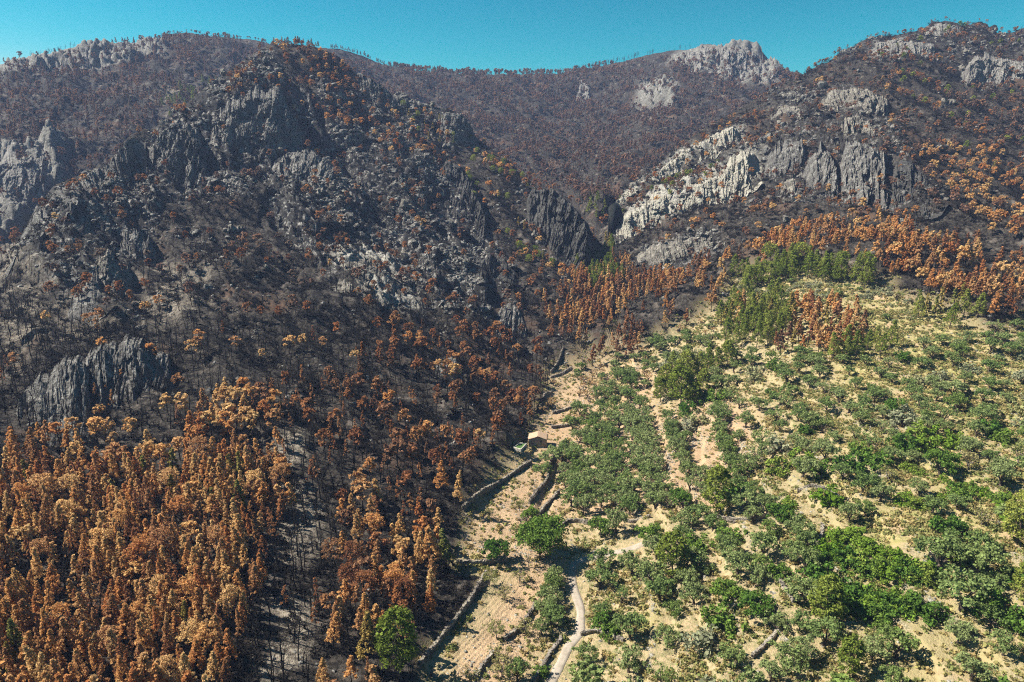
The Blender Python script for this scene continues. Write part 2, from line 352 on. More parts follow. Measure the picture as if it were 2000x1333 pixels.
def ramp(nt, fac, lo, hi):
    r = N(nt, 'ShaderNodeMapRange', interpolation_type='SMOOTHSTEP'); r.inputs[1].default_value = lo; r.inputs[2].default_value = hi
    nt.links.new(fac, r.inputs[0]); return r.outputs[0]
def noise(nt, vec, scale, detail=4, rough=.55):
    n = N(nt, 'ShaderNodeTexNoise'); n.inputs['Scale'].default_value = scale; n.inputs['Detail'].default_value = detail; n.inputs['Roughness'].default_value = rough
    nt.links.new(vec, n.inputs['Vector']); return n.outputs['Fac']
def principled(nt, out, col, rough=.9, bump=None, strength=.5, dist=.1):
    p = N(nt, 'ShaderNodeBsdfPrincipled'); p.inputs['Roughness'].default_value = rough; p.inputs['Specular IOR Level'].default_value = .15
    if isinstance(col, tuple): p.inputs['Base Color'].default_value = (*col, 1)
    else: nt.links.new(col, p.inputs['Base Color'])
    if bump is not None:
        b = N(nt, 'ShaderNodeBump'); b.inputs['Strength'].default_value = strength; b.inputs['Distance'].default_value = dist
        nt.links.new(bump, b.inputs['Height']); nt.links.new(b.outputs[0], p.inputs['Normal'])
    nt.links.new(p.outputs[0], out.inputs['Surface']); return p
def ground_material():
    m, nt, out = new_mat('ground'); L = nt.links
    co = N(nt, 'ShaderNodeNewGeometry').outputs['Position']
    a = N(nt, 'ShaderNodeAttribute', attribute_name='zone'); sp = N(nt, 'ShaderNodeSeparateColor'); L.new(a.outputs['Color'], sp.inputs[0])
    b = N(nt, 'ShaderNodeAttribute', attribute_name='zone2'); sq = N(nt, 'ShaderNodeSeparateColor'); L.new(b.outputs['Color'], sq.inputs[0])
    farm_, rock_, grass_ = sp.outputs[0], sp.outputs[1], sp.outputs[2]; ash_, bare_, riser_ = sq.outputs[0], sq.outputs[1], sq.outputs[2]
    n_big = noise(nt, co, .035, 5); n_mid = noise(nt, co, .16, 5, .62); n_fine = noise(nt, co, .9, 5, .65); n_tiny = noise(nt, co, 3.2, 3, .6); n_rock = noise(nt, co, .38, 6, .7)
    burn = mixc(nt, ramp(nt, n_fine, .42, .68), (.013, .011, .0095), (.066, .056, .046))
    burn = mixc(nt, ramp(nt, n_mid, .54, .72), burn, (.125, .106, .088))
    burn = mixc(nt, ramp(nt, n_big, .56, .74), burn, (.085, .052, .034))
    burn = mixc(nt, ash_, burn, mixc(nt, ramp(nt, n_fine, .38, .6), (.07, .058, .046), (.27, .235, .185)))
    rkd = mixc(nt, ramp(nt, n_rock, .50, .62), (.020, .019, .018), (.26, .245, .225))
    rkd = mixc(nt, ramp(nt, n_mid, .44, .60), rkd, (.018, .017, .016))
    rkp = mixc(nt, ramp(nt, n_fine, .36, .60), (.085, .08, .072), (.30, .285, .25))
    rk = mixc(nt, a.outputs['Alpha'], rkd, rkp)
    wild = mixc(nt, rock_, burn, rk)
    soil = mixc(nt, ramp(nt, n_mid, .35, .65), (.325, .225, .135), (.43, .305, .185))
    soil = mixc(nt, ramp(nt, n_big, .45, .7), soil, (.40, .265, .155))
    soil = mixc(nt, ramp(nt, n_tiny, .46, .66), soil, (.23, .165, .10))
    scrubby = mixc(nt, ramp(nt, n_fine, .42, .6), (.35, .27, .155), (.215, .19, .095))
    soil = mixc(nt, bare_, scrubby, soil)
    gr = mixc(nt, ramp(nt, n_fine, .38, .64), (.215, .20, .072), (.37, .295, .145))
    gr = mixc(nt, ramp(nt, n_mid, .5, .62), gr, (.36, .26, .15))
    soil = mixc(nt, grass_, soil, gr)
    soil = mixc(nt, riser_, soil, mixc(nt, ramp(nt, n_tiny, .4, .62), (.11, .10, .06), (.30, .25, .165)))
    col = mixc(nt, farm_, wild, soil)
    hgt = N(nt, 'ShaderNodeMath', operation='ADD'); L.new(n_fine, hgt.inputs[0]); L.new(n_tiny, hgt.inputs[1])
    principled(nt, out, col, .95, hgt.outputs[0], .7, .5)
    return m
M_ground = ground_material()
def attr_color(me, name, arr):
    a = me.color_attributes.new(name, 'FLOAT_COLOR', 'POINT'); a.data.foreach_set('color', np.ascontiguousarray(arr, np.float32).ravel())
me = fast_mesh('hills', P.reshape(-1, 3), grid_quads(NR, NU), M_ground)
one = np.ones_like(X)
attr_color(me, 'zone', np.stack([farm_soft, rock, grass, pale], -1)); attr_color(me, 'zone2', np.stack([ash, bare, riser_m, one], -1))
terrain = add_obj('hills', me, kind='structure')
# the land going on to the horizon around the modelled valley
ang = np.linspace(0, 2 * np.pi, 97)[:-1]; rings = [(30, -2), (60, -4), (500, -45), (2500, -60), (7000, -60)]
gv = np.array([[r * math.sin(a), r * math.cos(a) + 60, z] for r, z in rings for a in ang]); gq = []
for i in range(len(rings) - 1):
    for j in range(96): gq.append((i * 96 + j, i * 96 + (j + 1) % 96, (i + 1) * 96 + (j + 1) % 96, (i + 1) * 96 + j))
gm = fast_mesh('ground', gv, gq, M_ground); attr_color(gm, 'zone', np.tile([.6, .1, .3, 0.], (len(gv), 1))); attr_color(gm, 'zone2', np.tile([.2, .2, 0, 1.], (len(gv), 1)))
add_obj('ground', gm, kind='structure')
# ------------------------------------------------------------------ vegetation: materials and meshes of each kind
def leaf_mat(name, cols, trans=.30, sat=1.0):
    m, nt, out = new_mat(name); L = nt.links
    oi = N(nt, 'ShaderNodeObjectInfo').outputs['Random']; isl = N(nt, 'ShaderNodeNewGeometry').outputs['Random Per Island']
    r = N(nt, 'ShaderNodeValToRGB'); r.color_ramp.interpolation = 'LINEAR'
    el = r.color_ramp.elements
    while len(el) < len(cols): el.new(.5)
    for i, c in enumerate(cols): el[i].position = i / (len(cols) - 1); el[i].color = (*c, 1)
    L.new(oi, r.inputs[0])
    mr = N(nt, 'ShaderNodeMapRange'); mr.inputs[3].default_value = .62; mr.inputs[4].default_value = 1.38; L.new(isl, mr.inputs[0])
    v = N(nt, 'ShaderNodeVectorMath', operation='SCALE'); L.new(r.outputs[0], v.inputs[0]); L.new(mr.outputs[0], v.inputs['Scale'])
    d = N(nt, 'ShaderNodeBsdfDiffuse'); tr = N(nt, 'ShaderNodeBsdfTranslucent'); mx = N(nt, 'ShaderNodeMixShader'); mx.inputs[0].default_value = trans
    L.new(v.outputs[0], d.inputs[0]); L.new(v.outputs[0], tr.inputs[0]); L.new(d.outputs[0], mx.inputs[1]); L.new(tr.outputs[0], mx.inputs[2]); L.new(mx.outputs[0], out.inputs[0])
    return m
def bark_mat(name, a, b):
    m, nt, out = new_mat(name); co = N(nt, 'ShaderNodeTexCoord').outputs['Object']
    principled(nt, out, mixc(nt, ramp(nt, noise(nt, co, 2.5, 3), .4, .6), a, b), .95); return m
M_orange = leaf_mat('scorched_needles', [(.45,.195,.075),(.57,.295,.112),(.61,.365,.15),(.63,.43,.20),(.50,.29,.135),(.36,.185,.09)], .48)
M_rust = leaf_mat('rust_needles', [(.21,.09,.046),(.29,.128,.058),(.35,.17,.078),(.20,.11,.070),(.42,.215,.088)], .36)
M_brown = leaf_mat('browned_needles', [(.16,.095,.072),(.26,.15,.104),(.18,.12,.095),(.31,.175,.11),(.12,.08,.064),(.23,.165,.12)], .36)
M_singed = leaf_mat('half_green_needles', [(.25,.205,.055),(.33,.235,.075),(.20,.205,.06)])
M_pine = leaf_mat('pine_needles', [(.13,.17,.030),(.185,.22,.042),(.25,.265,.058)])
M_olive = leaf_mat('olive_leaves', [(.125,.18,.055),(.165,.215,.073),(.21,.245,.10),(.13,.185,.045)])
M_bush = leaf_mat('evergreen_leaves', [(.06,.125,.022),(.095,.165,.03),(.135,.205,.038)])
M_vine = leaf_mat('bright_leaves', [(.11,.19,.02),(.16,.24,.035),(.20,.25,.05)])
M_almond = leaf_mat('thin_leaves', [(.17,.19,.06),(.22,.21,.075),(.25,.22,.10)])
M_dry = leaf_mat('dry_leaves', [(.36,.22,.10),(.42,.27,.13),(.30,.20,.10)])
M_pale = leaf_mat('pale_scrub_leaves', [(.20,.22,.12),(.27,.27,.17),(.24,.24,.10)])
M_char = bark_mat('charred_bark', (.008,.007,.006), (.030,.025,.021))
M_bark = bark_mat('bark', (.05,.038,.028), (.11,.085,.065))
M_grey = bark_mat('grey_bark', (.13,.11,.095), (.22,.19,.165))
def leaves(puffs, per, size, r, flat=.0, shell=.4):
    """puffs: (x,y,z,radius); a cloud of small leaf clumps on each"""
    p = np.repeat(np.array(puffs, float), per, 0); n = len(p)
    d = r.normal(size=(n, 3)); d[:, 2] += .25; d /= np.linalg.norm(d, axis=1)[:, None]
    c = p[:, :3] + d * (p[:, 3] * (shell + (1 - shell) * r.random(n)) )[:, None] * np.array([1, 1, .85])
    nn = d + .8 * r.normal(size=(n, 3)); nn[:, 2] += flat; nn /= np.linalg.norm(nn, axis=1)[:, None]
    a = np.cross(nn, r.normal(size=(n, 3))); a /= np.linalg.norm(a, axis=1)[:, None] + 1e-9; b = np.cross(nn, a)
    s = (size * (.6 + .8 * r.random(n)))[:, None]; e = s * (.55 + .35 * r.random(n))[:, None]
    v = np.stack([c - a * s - b * e * .4, c + a * s * .2 - b * e, c + a * s + b * e * .3, c - a * s * .3 + b * e], 1).reshape(-1, 3)
    return v, np.arange(4 * n).reshape(n, 4)
def tube(path, radii, k=5):
    path = np.array(path, float); vs_, q = [], []
    for i, p in enumerate(path):
        d = path[min(i + 1, len(path) - 1)] - path[max(i - 1, 0)]; d /= np.linalg.norm(d) + 1e-9
        a = np.cross(d, [.3, .9, .1]); a /= np.linalg.norm(a) + 1e-9; b = np.cross(d, a)
        for j in range(k): th = 2 * math.pi * j / k; vs_.append(p + radii[i] * (math.cos(th) * a + math.sin(th) * b))
    for i in range(len(path) - 1):
        for j in range(k): q.append((i * k + j, i * k + (j + 1) % k, (i + 1) * k + (j + 1) % k, (i + 1) * k + j))
    return np.array(vs_), np.array(q)
def merge(parts):
    vs_, qs, o = [], [], 0
    for v, q in parts: vs_.append(v); qs.append(np.asarray(q) + o); o += len(v)
    return np.concatenate(vs_), np.concatenate(qs)
# every tree mesh is one unit (metre) tall per unit scale: built at a nominal height, scaled when placed
def pine_parts(r, h=9.0, style='cone', per=20, npf=96, leaf=.15, puff=1.0, thin=1.0, barecol=.28):
    lean = r.normal(size=2) * .25
    ax = lambda z: np.array([lean[0] * (z / h) ** 2 * 1.6, lean[1] * (z / h) ** 2 * 1.6, z])
    trunk = [tube([ax(z) - [0, 0, .5 if z == 0 else 0] for z in (0, h * .3, h * .6, h * .92)], [.17, .13, .09, .03], 6)]
    puffs = []
    for i in range(npf):
        if style == 'cone':
            f = (i + r.random()) / npf; z = h * (barecol + (1 - barecol) * f); R = (1.22 * (1 - f) ** .85 + .10) * thin * (.55 + .6 * r.random())
            pr = (.20 + .22 * (1 - f) + .12 * r.random()) * puff * (36 / npf) ** .18
        elif style == 'round':
            f = r.random() ** .8; z = h * (.48 + .50 * f); R = 2.1 * thin * math.sqrt(max(.05, 1 - (2 * f - .75) ** 2 * .62)) * r.random() ** .5; pr = (.44 + .25 * r.random()) * puff
        else:   # full: big mature pine
            f = r.random(); z = h * (.22 + .76 * f); R = 2.9 * thin * (math.sin(math.pi * min(1, .25 + .75 * f)) ** .7 + .15) * (.4 + .6 * r.random() ** .6); pr = (.55 + .35 * r.random()) * puff
        th = r.random() * 6.283 + i * 2.4; c = ax(z) + [R * math.cos(th), R * math.sin(th), 0]
        puffs.append((*c, pr))
        if i % 3 == 0: trunk.append(tube([ax(max(.2, z - R * .55)), c], [.045, .015], 3))
    return merge(trunk), leaves(puffs, per, leaf, r, .2)
def charred_parts(r, h=9.0, nb=16, twig=3, k=3):
    lean = r.normal(size=2) * .6
    ax = lambda z: np.array([lean[0] * (z / h) ** 2 * 1.5 + .12 * math.sin(z * 1.1), lean[1] * (z / h) ** 2 * 1.5, z])
    tr = tube([ax(z) - [0, 0, .5 if z == 0 else 0] for z in (0, h * .3, h * .6, h * .82, h)], [.22, .175, .13, .08, .025], 5)
    br = []
    for i in range(nb):
        z = h * (.34 + .64 * (i + r.random()) / nb); th = i * 2.4 + r.random(); L_ = (1.9 * (1.08 - z / h) + .35) * (.6 + .7 * r.random())
        b0 = ax(z); b1 = b0 + [L_ * .6 * math.cos(th), L_ * .6 * math.sin(th), .30 * L_]; b2 = b0 + [L_ * math.cos(th + .2), L_ * math.sin(th + .2), .75 * L_]
        br.append(tube([b0, b1, b2], [.065, .045, .014], k))
        for j in range(twig):
            s_ = .35 + .6 * r.random(); q = b0 + (b2 - b0) * s_; ph = th + r.normal() * 1.2
            br.append(tube([q, q + [.7 * math.cos(ph), .7 * math.sin(ph), .45 + .3 * r.random()]], [.024, .008], k))
    return tr, merge(br)
def olive_parts(r, h=4.6, w=2.7, npf=46, per=40, leaf=.155, gap=.0, stems=3):
    trunk = []; puffs = []
    fork = np.array([r.normal() * .15, r.normal() * .15, .95])
    trunk.append(tube([(0, 0, -.4), (.05, 0, .4), fork], [.34, .27, .2], 6))
    lobes = []
    for s_ in range(stems + 2):
        th = s_ * 6.283 / (stems + 2) + r.random() * .8; R = w * (.45 + .25 * r.random()); c = np.array([R * math.cos(th), R * math.sin(th), h * (.50 + .22 * r.random())])
        trunk.append(tube([fork, fork * .5 + c * .5 + [0, 0, .2], c], [.15, .10, .04], 4)); lobes.append((c, w * (.46 + .16 * r.random())))
    lobes.append((np.array([0, 0, h * .72]), w * .5))
    for i in range(npf):
        c, lr = lobes[i % len(lobes)]
        d = r.normal(size=3); d[2] = abs(d[2]) * 1.1 - .25; d /= np.linalg.norm(d); q = c + d * lr * (.5 + .5 * r.random()); q[2] = max(q[2], .8)
        puffs.append((*q, (.50 + .28 * r.random()) * w / 2.7))
    return merge(trunk), leaves(puffs, per, leaf, r, .1)
def bush_parts(r, h=3.0, w=2.2, npf=30, per=42, leaf=.16):
    puffs = []
    for i in range(npf):
        d = r.normal(size=3); d[2] = abs(d[2]); d /= np.linalg.norm(d); f = r.random() ** .35
        puffs.append((w * d[0] * f * (1 + .2 * r.normal()), w * d[1] * f * (1 + .2 * r.normal()), max(.25, (h - .6) * d[2] * f * (1 + .15 * r.normal())), .45 + .3 * r.random()))
    st = [tube([(0, 0, -.3), (.3 * math.cos(a), .3 * math.sin(a), h * .5)], [.08, .03], 4) for a in (0, 2, 4)]
    return merge(st), leaves(puffs, per, leaf, r, .1)
def almond_parts(r, h=3.8, w=2.0, per=12, leaf=.15, dead=False):
    trunk = [tube([(0, 0, -.4), (.06, .03, .6), (.1, 0, 1.1)], [.16, .13, .1], 5)]; puffs = []
    for i in range(8):
        th = i * .785 + r.random() * .6; R = w * (.55 + .5 * r.random()); z = h * (.55 + .42 * r.random())
        m_ = np.array([R * .45 * math.cos(th), R * .45 * math.sin(th), 1.0 + (z - 1) * .55]); e = np.array([R * math.cos(th + .2), R * math.sin(th + .2), z])
        trunk.append(tube([(.1, 0, 1.05), m_, e], [.085, .055, .02], 4))
        for j in range(5):
            s_ = r.random(); q = m_ + (e - m_) * s_; t_ = q + r.normal(size=3) * [.55, .55, .3] + [0, 0, .35]
            trunk.append(tube([q, t_], [.028, .009], 3)); puffs.append((*t_, .42 + .15 * r.random()))
    return merge(trunk), (None if dead else leaves(puffs, per, leaf, r, .1))
def tmesh(name, vq, mat): return fast_mesh(name, vq[0], vq[1], mat, smooth=False)
R_ = lambda s: np.random.default_rng(s)
LIB = {}       # style -> list of (trunk mesh, crown mesh, nominal height)
def lib(style, fn, n, mt, mc, h, seed):
    LIB[style] = []
    for i in range(n):
        a, b = fn(R_(seed + i)); LIB[style].append((tmesh(style + '_trunk', a, mt), tmesh(style + '_crown', b, mc) if b is not None else None, h))
lib('scorched_cone', lambda r: pine_parts(r, 9, 'cone', thin=1.18, puff=1.1), 6, M_char, M_orange, 9, 100)
lib('scorched_slim', lambda r: pine_parts(r, 10, 'cone', npf=66, thin=.85, puff=1.0), 4, M_char, M_orange, 10, 110)
lib('scorched_round', lambda r: pine_parts(r, 7.5, 'round', npf=46, per=22), 6, M_char, M_orange, 7.5, 120)
lib('rust_cone', lambda r: pine_parts(r, 9, 'cone', npf=76, thin=1.05, puff=1.05), 5, M_char, M_rust, 9, 130)
lib('rust_round', lambda r: pine_parts(r, 7.5, 'round', npf=42, per=22), 4, M_char, M_rust, 7.5, 140)
lib('singed', lambda r: pine_parts(r, 9, 'cone'), 2, M_char, M_singed, 9, 150)
lib('sparse', lambda r: pine_parts(r, 9, 'cone', npf=34, per=10, leaf=.17), 5, M_char, M_rust, 9, 155)
lib('charred', lambda r: charred_parts(r), 8, M_char, M_char, 9, 160)
lib('pine', lambda r: pine_parts(r, 9, 'cone', npf=90, thin=1.7, puff=1.6, barecol=.2), 5, M_bark, M_pine, 9, 170)
lib('pine_round', lambda r: pine_parts(r, 8, 'round', npf=64, thin=1.15, puff=1.2), 3, M_bark, M_pine, 8, 176)
lib('pine_big', lambda r: pine_parts(r, 12, 'full', npf=130, per=34, leaf=.2), 3, M_bark, M_pine, 12, 180)
lib('olive', lambda r: olive_parts(r), 8, M_bark, M_olive, 4.6, 190)
lib('olive_open', lambda r: olive_parts(r, 4.2, 2.6, 20, 30, .15), 4, M_bark, M_olive, 4.2, 200)
lib('carob', lambda r: olive_parts(r, 5, 3.2, 56, 54, .18, stems=4), 3, M_bark, M_bush, 5, 210)
lib('grand', lambda r: olive_parts(r, 9.6, 6.6, 170, 60, .25, stems=6), 1, M_bark, M_bush, 9.6, 215)
lib('bush', lambda r: bush_parts(r), 6, M_bark, M_bush, 3, 220)
lib('bright_bush', lambda r: bush_parts(r), 5, M_bark, M_vine, 3, 230)
lib('pale_bush', lambda r: bush_parts(r, 2.2, 1.9, 20, 24, .17), 4, M_bark, M_pale, 2.2, 240)
lib('almond', lambda r: almond_parts(r), 5, M_grey, M_almond, 3.8, 250)
lib('bare', lambda r: almond_parts(r, dead=True), 4, M_grey, None, 3.8, 260)
lib('dry_tree', lambda r: olive_parts(r, 3.6, 2.0, 14, 16, .17), 4, M_bark, M_dry, 3.6, 270)
# coarser meshes for the far slopes and the trees past the limit of single objects (trunk and crown in one mesh)
def far_mesh(name, fn, mt, mc, seed):
    a, b = fn(R_(seed)); nq = len(a[1]); v, q = merge([a, b]); me_ = fast_mesh(name, v, q, None, False)
    me_.materials.append(mt); me_.materials.append(mc); me_.polygons.foreach_set('material_index', np.concatenate([np.zeros(nq, np.int32), np.ones(len(q) - nq, np.int32)])); return me_
def fl(style, fn, n, mt, mc, seed, h): FAR[style] = ([far_mesh('far_' + style, fn, mt, mc, seed + i) for i in range(n)], h)
FAR = {}
fl('scorched_cone', lambda r: pine_parts(r, 9, 'cone', 12, 34, .34, thin=1.25, puff=1.15), 4, M_char, M_orange, 300, 9)
fl('scorched_slim', lambda r: pine_parts(r, 10, 'cone', 11, 32, .32, thin=.95, puff=1.05), 3, M_char, M_orange, 305, 10)
fl('scorched_round', lambda r: pine_parts(r, 7.5, 'round', 12, 22, .38), 4, M_char, M_orange, 310, 7.5)
fl('rust_cone', lambda r: pine_parts(r, 9, 'cone', 11, 32, .33, thin=1.15, puff=1.1), 4, M_char, M_rust, 320, 9)
fl('rust_round', lambda r: pine_parts(r, 7.5, 'round', 12, 20, .38), 4, M_char, M_rust, 330, 7.5)
fl('brown_round', lambda r: pine_parts(r, 7.5, 'round', 10, 18, .45), 4, M_char, M_brown, 340, 7.5)
fl('brown_cone', lambda r: pine_parts(r, 9, 'cone', 9, 24, .42, thin=1.2, puff=1.3), 3, M_char, M_brown, 345, 9)
fl('singed', lambda r: pine_parts(r, 9, 'cone', 10, 22, .38), 2, M_char, M_singed, 350, 9)
fl('sparse', lambda r: pine_parts(r, 9, 'cone', 7, 20, .28), 4, M_char, M_rust, 355, 9)
fl('charred', lambda r: charred_parts(r, 9, 18, 3), 5, M_char, M_char, 360, 9)
fl('pine', lambda r: pine_parts(r, 9, 'cone', 12, 34, .36, thin=1.6, puff=1.6, barecol=.2), 3, M_bark, M_pine, 370, 9)
fl('pine_round', lambda r: pine_parts(r, 8, 'round', 12, 28, .4, thin=1.15, puff=1.2), 3, M_bark, M_pine, 375, 8)
fl('olive', lambda r: olive_parts(r, per=20, leaf=.26), 4, M_bark, M_olive, 380, 4.6)
fl('bush', lambda r: bush_parts(r, per=16, leaf=.28), 4, M_bark, M_bush, 390, 3)
fl('bright_bush', lambda r: bush_parts(r, per=16, leaf=.28), 4, M_bark, M_vine, 400, 3)
fl('pale_bush', lambda r: bush_parts(r, 2.2, 1.9, 16, 12, .24), 4, M_bark, M_pale, 410, 2.2)
# ------------------------------------------------------------------ where every tree stands
cellU = .25 * (Ug[:-1, :-1] + Ug[1:, :-1] + Ug[:-1, 1:] + Ug[1:, 1:]); cellS = SHEET[:-1, :-1]
Pc = P; VV = project(P)[1]; cellV = .25 * (VV[:-1, :-1] + VV[1:, :-1] + VV[:-1, 1:] + VV[1:, 1:])
d1 = (P[1:, :-1] - P[:-1, :-1])[..., :2]; d2 = (P[:-1, 1:] - P[:-1, :-1])[..., :2]
cellA = np.abs(d1[..., 0] * d2[..., 1] - d1[..., 1] * d2[..., 0])
occ = {}
def free(x, y, d):
    k = int(math.ceil(d / 2)); cx, cy = int(x // 2), int(y // 2)
    for i in range(cx - k, cx + k + 1):
        for j in range(cy - k, cy + k + 1):
            for (a, b, e) in occ.get((i, j), ()):
                if (a - x) ** 2 + (b - y) ** 2 < (0.5 * (d + e)) ** 2: return False
    return True
def occupy(x, y, d): occ.setdefault((int(x // 2), int(y // 2)), []).append((x, y, d))
TREES = []     # (kind, style, x, y, z, height, zone)
KIND = dict(scorched_cone='scorched_pine', scorched_slim='scorched_pine', scorched_round='scorched_pine', rust_cone='scorched_pine', rust_round='scorched_pine', singed='scorched_pine', sparse='scorched_pine',
 brown_round='scorched_pine', brown_cone='scorched_pine', charred='charred_tree', pine='green_pine', pine_round='green_pine', pine_big='green_pine', olive='olive_tree', olive_open='olive_tree', carob='carob_tree', grand='carob_tree',
 bush='bush', bright_bush='bush', pale_bush='pale_shrub', almond='almond_tree', bare='bare_tree', dry_tree='dry_tree')
CLEAR = [[(1195,800),(1245,800),(1262,880),(1290,990),(1240,960),(1225,880)],[(1258,905),(1315,900),(1335,990),(1290,1000)],[(1345,870),(1425,800),(1480,800),(1430,870),(1460,920),(1400,910),(1370,930)],
 [(1690,1005),(1790,1005),(1850,1050),(1780,1085),(1710,1070)],[(1000,850),(1075,850),(1080,900),(1045,960),(1010,990),(980,1060),(940,1090),(960,1010),(1000,930),(960,930)],
 [(1090,1110),(1120,1085),(1280,1040),(1300,1055),(1240,1085),(1150,1105),(1140,1200),(1150,1230),(1110,1300),(1090,1345),(1050,1345),(1090,1290),(1118,1220),(1105,1150)],
 [(1600,1090),(1660,1120),(1760,1150),(1800,1165),(1700,1150),(1610,1120)],[(1480,1110),(1520,1150),(1560,1230),(1530,1250),(1490,1190)],[(1430,1180),(1470,1210),(1500,1290),(1470,1300)],
 [(1040,990),(1085,900),(1105,905),(1085,985),(1050,1030)],[(860,1300),(945,1160),(985,1130),(1000,1140),(930,1260),(890,1340)],[(1100,735),(1150,735),(1120,790),(1140,800),(1100,850),(1060,850),(1080,790)]]
JU = (15 * fbm2(X / 11, Y / 11, 3, 190) * np.clip(190 / Y, .2, 1.3))[:-1, :-1]; JV = (12 * fbm2(X / 11, Y / 11, 3, 195) * np.clip(190 / Y, .2, 1.3))[:-1, :-1]
def scatter(zone, poly, spacing, mix, hs, sheet=0, dens=None, clear=False, jit=.35):
    m_ = inpoly(cellU + JU, cellV + JV, poly) & (cellS == sheet)
    if clear:
        for c in CLEAR: m_ &= ~inpoly(cellU, cellV, c)
    idx = np.nonzero(m_.ravel())[0]
    if not len(idx): return
    w = cellA.ravel()[idx]
    if dens is not None: w = w * np.maximum(dens, 0)[:-1, :-1].ravel()[idx]
    pn_ = fbm2(P[..., 0] / 34, P[..., 1] / 34, 3, 140)[:-1, :-1].ravel()[idx]; w = w * np.clip(.62 + 1.5 * pn_, .06, 1.4) if (not clear and spacing > 3.0 and 'charred' not in zone) else w
    tot = w.sum(); n = int(min(60000, 2.6 * tot / spacing ** 2))
    pick = rng.choice(len(idx), n, p=w / tot); ci = idx[pick]; r_, c_ = ci // (NU - 1), ci % (NU - 1)
    a, b = rng.random((n, 1)), rng.random((n, 1))
    pt = (P[r_, c_] * (1 - a) + P[r_ + 1, c_] * a) * (1 - b) + (P[r_, c_ + 1] * (1 - a) + P[r_ + 1, c_ + 1] * a) * b
    names = list(mix); pr = np.array([mix[k] for k in names]); pr /= pr.sum()
    cl = fbm2(pt[:, 0] / 16, pt[:, 1] / 16, 2, hash(zone) % 1 + 120)          # kinds grow in clumps
    sel = np.clip(rng.random(n) * .75 + .25 * (.5 + cl), 0, .9999); st = np.searchsorted(np.cumsum(pr), sel)
    for i in range(n):
        d = spacing * (1 - jit + 2 * jit * rng.random()) * .82
        x, y, z = pt[i]
        if free(x, y, d):
            occupy(x, y, d); s_ = names[min(st[i], len(names) - 1)]
            h = hs[0] + (hs[1] - hs[0]) * rng.random()
            if s_ in ('charred', 'sparse'): h *= .92
            TREES.append([KIND[s_], s_, x, y, z - .1, h, zone])
HAND = []
def keep_clear(u, v, rad):
    c = near(u, v)
    for dx in np.arange(-rad, rad + .1, 1.6):
        for dy in np.arange(-rad, rad + .1, 1.6):
            if dx * dx + dy * dy <= rad * rad: occupy(c[0] + dx, c[1] + dy, 2.4)
for p_ in track[::3]: occupy(p_[0], p_[1], 4.5)
keep_clear(1050, 866, 7.5); keep_clear(1015, 884, 6); keep_clear(1025, 862, 6); keep_clear(1000, 880, 4); keep_clear(1060, 845, 5)
for q_ in [(905,985),(930,962),(960,938),(985,922),(1010,905)]: keep_clear(*q_, 4.5)
def hand(u, v, style, h, label, clear_d=None, fixed=None):
    x, y, z = near(u, v); occupy(x, y, clear_d or h * .35); HAND.append((KIND[style], style, x, y, z - .1, h, label))
hand(1055, 1090, 'grand', 9.6, 'big round dark green tree beside the stream wall, widest crown on the farm')
hand(775, 1326, 'pine_big', 14.5, 'lone bright green pine at the edge of the burnt stand, beside the ploughed field')
hand(716, 1316, 'singed', 11.5, 'half green pine with browning crown just behind the lone bright green pine')
hand(1312, 1132, 'pine_big', 12.5, 'yellow green pine with tiered crown standing above the bend of the concrete track')
hand(1398, 1003, 'pine_big', 13.5, 'tall dark green pine at the foot of the bare tan slope')
hand(1330, 792, 'pine_big', 15.5, 'tallest green pine in the clump above the olive rows, deep green to the ground')
hand(1985, 1068, 'pine_big', 12, 'yellow green pine cut by the right edge above the hedge')
hand(1998, 1185, 'pine_big', 9, 'pine at the right edge below the larger yellow green one')
hand(1612, 1215, 'pine_big', 10.5, 'olive green pine at the left end of the lower hedge')
hand(1658, 1322, 'pine_big', 8.5, 'squat yellow green pine among olives near the bottom edge')
hand(965, 1093, 'carob', 5.6, 'rounded green tree on the wall end beside the big round tree')
hand(1175, 1046, 'carob', 4.8, 'dark glossy green tree beside the curved terrace wall above the track')
hand(1268, 1066, 'carob', 5.2, 'dark green round tree behind the yellow green tiered pine')
hand(1037, 1018, 'carob', 4.4, 'round green bush tree standing on the stream wall')
hand(848, 1112, 'scorched_cone', 11.5, 'tall orange pine at the tip of the burnt stand by the farm')
hand(872, 1104, 'singed', 10.5, 'orange pine with a green side beside the farm corner')
hand(893, 1008, 'scorched_slim', 11, 'isolated slim orange pine on bare trunk above the long wall')
hand(826, 1098, 'scorched_cone', 9, 'orange pine left of the tall one at the farm corner')
hand(862, 985, 'scorched_cone', 10, 'orange pine standing uphill of the isolated slim one')
hand(1835, 925, 'carob', 6.2, 'dark rounded evergreen on the upper yellow terrace')
hand(1832, 1112, 'olive', 7.6, 'large grey green olive at the right end of the upper hedge')
hand(1905, 1128, 'olive', 6.6, 'grey olive right of the large one beside the hedge')
hand(1876, 1195, 'olive', 7.6, 'broad olive casting a dark shadow below the hedge')
hand(1470, 1200, 'carob', 4.8, 'dense dark green tree above the bare slope with a dead bough')
hand(1010, 1000 + 330, 'olive', 4.2, 'small olive on the narrow terrace by the track')
hand(1962, 630, 'rust_cone', 9, 'rust brown pine on the scorched edge of the upper terrace')
hand(1965, 575, 'scorched_cone', 9.5, 'orange pine alone on the burnt edge high at right')
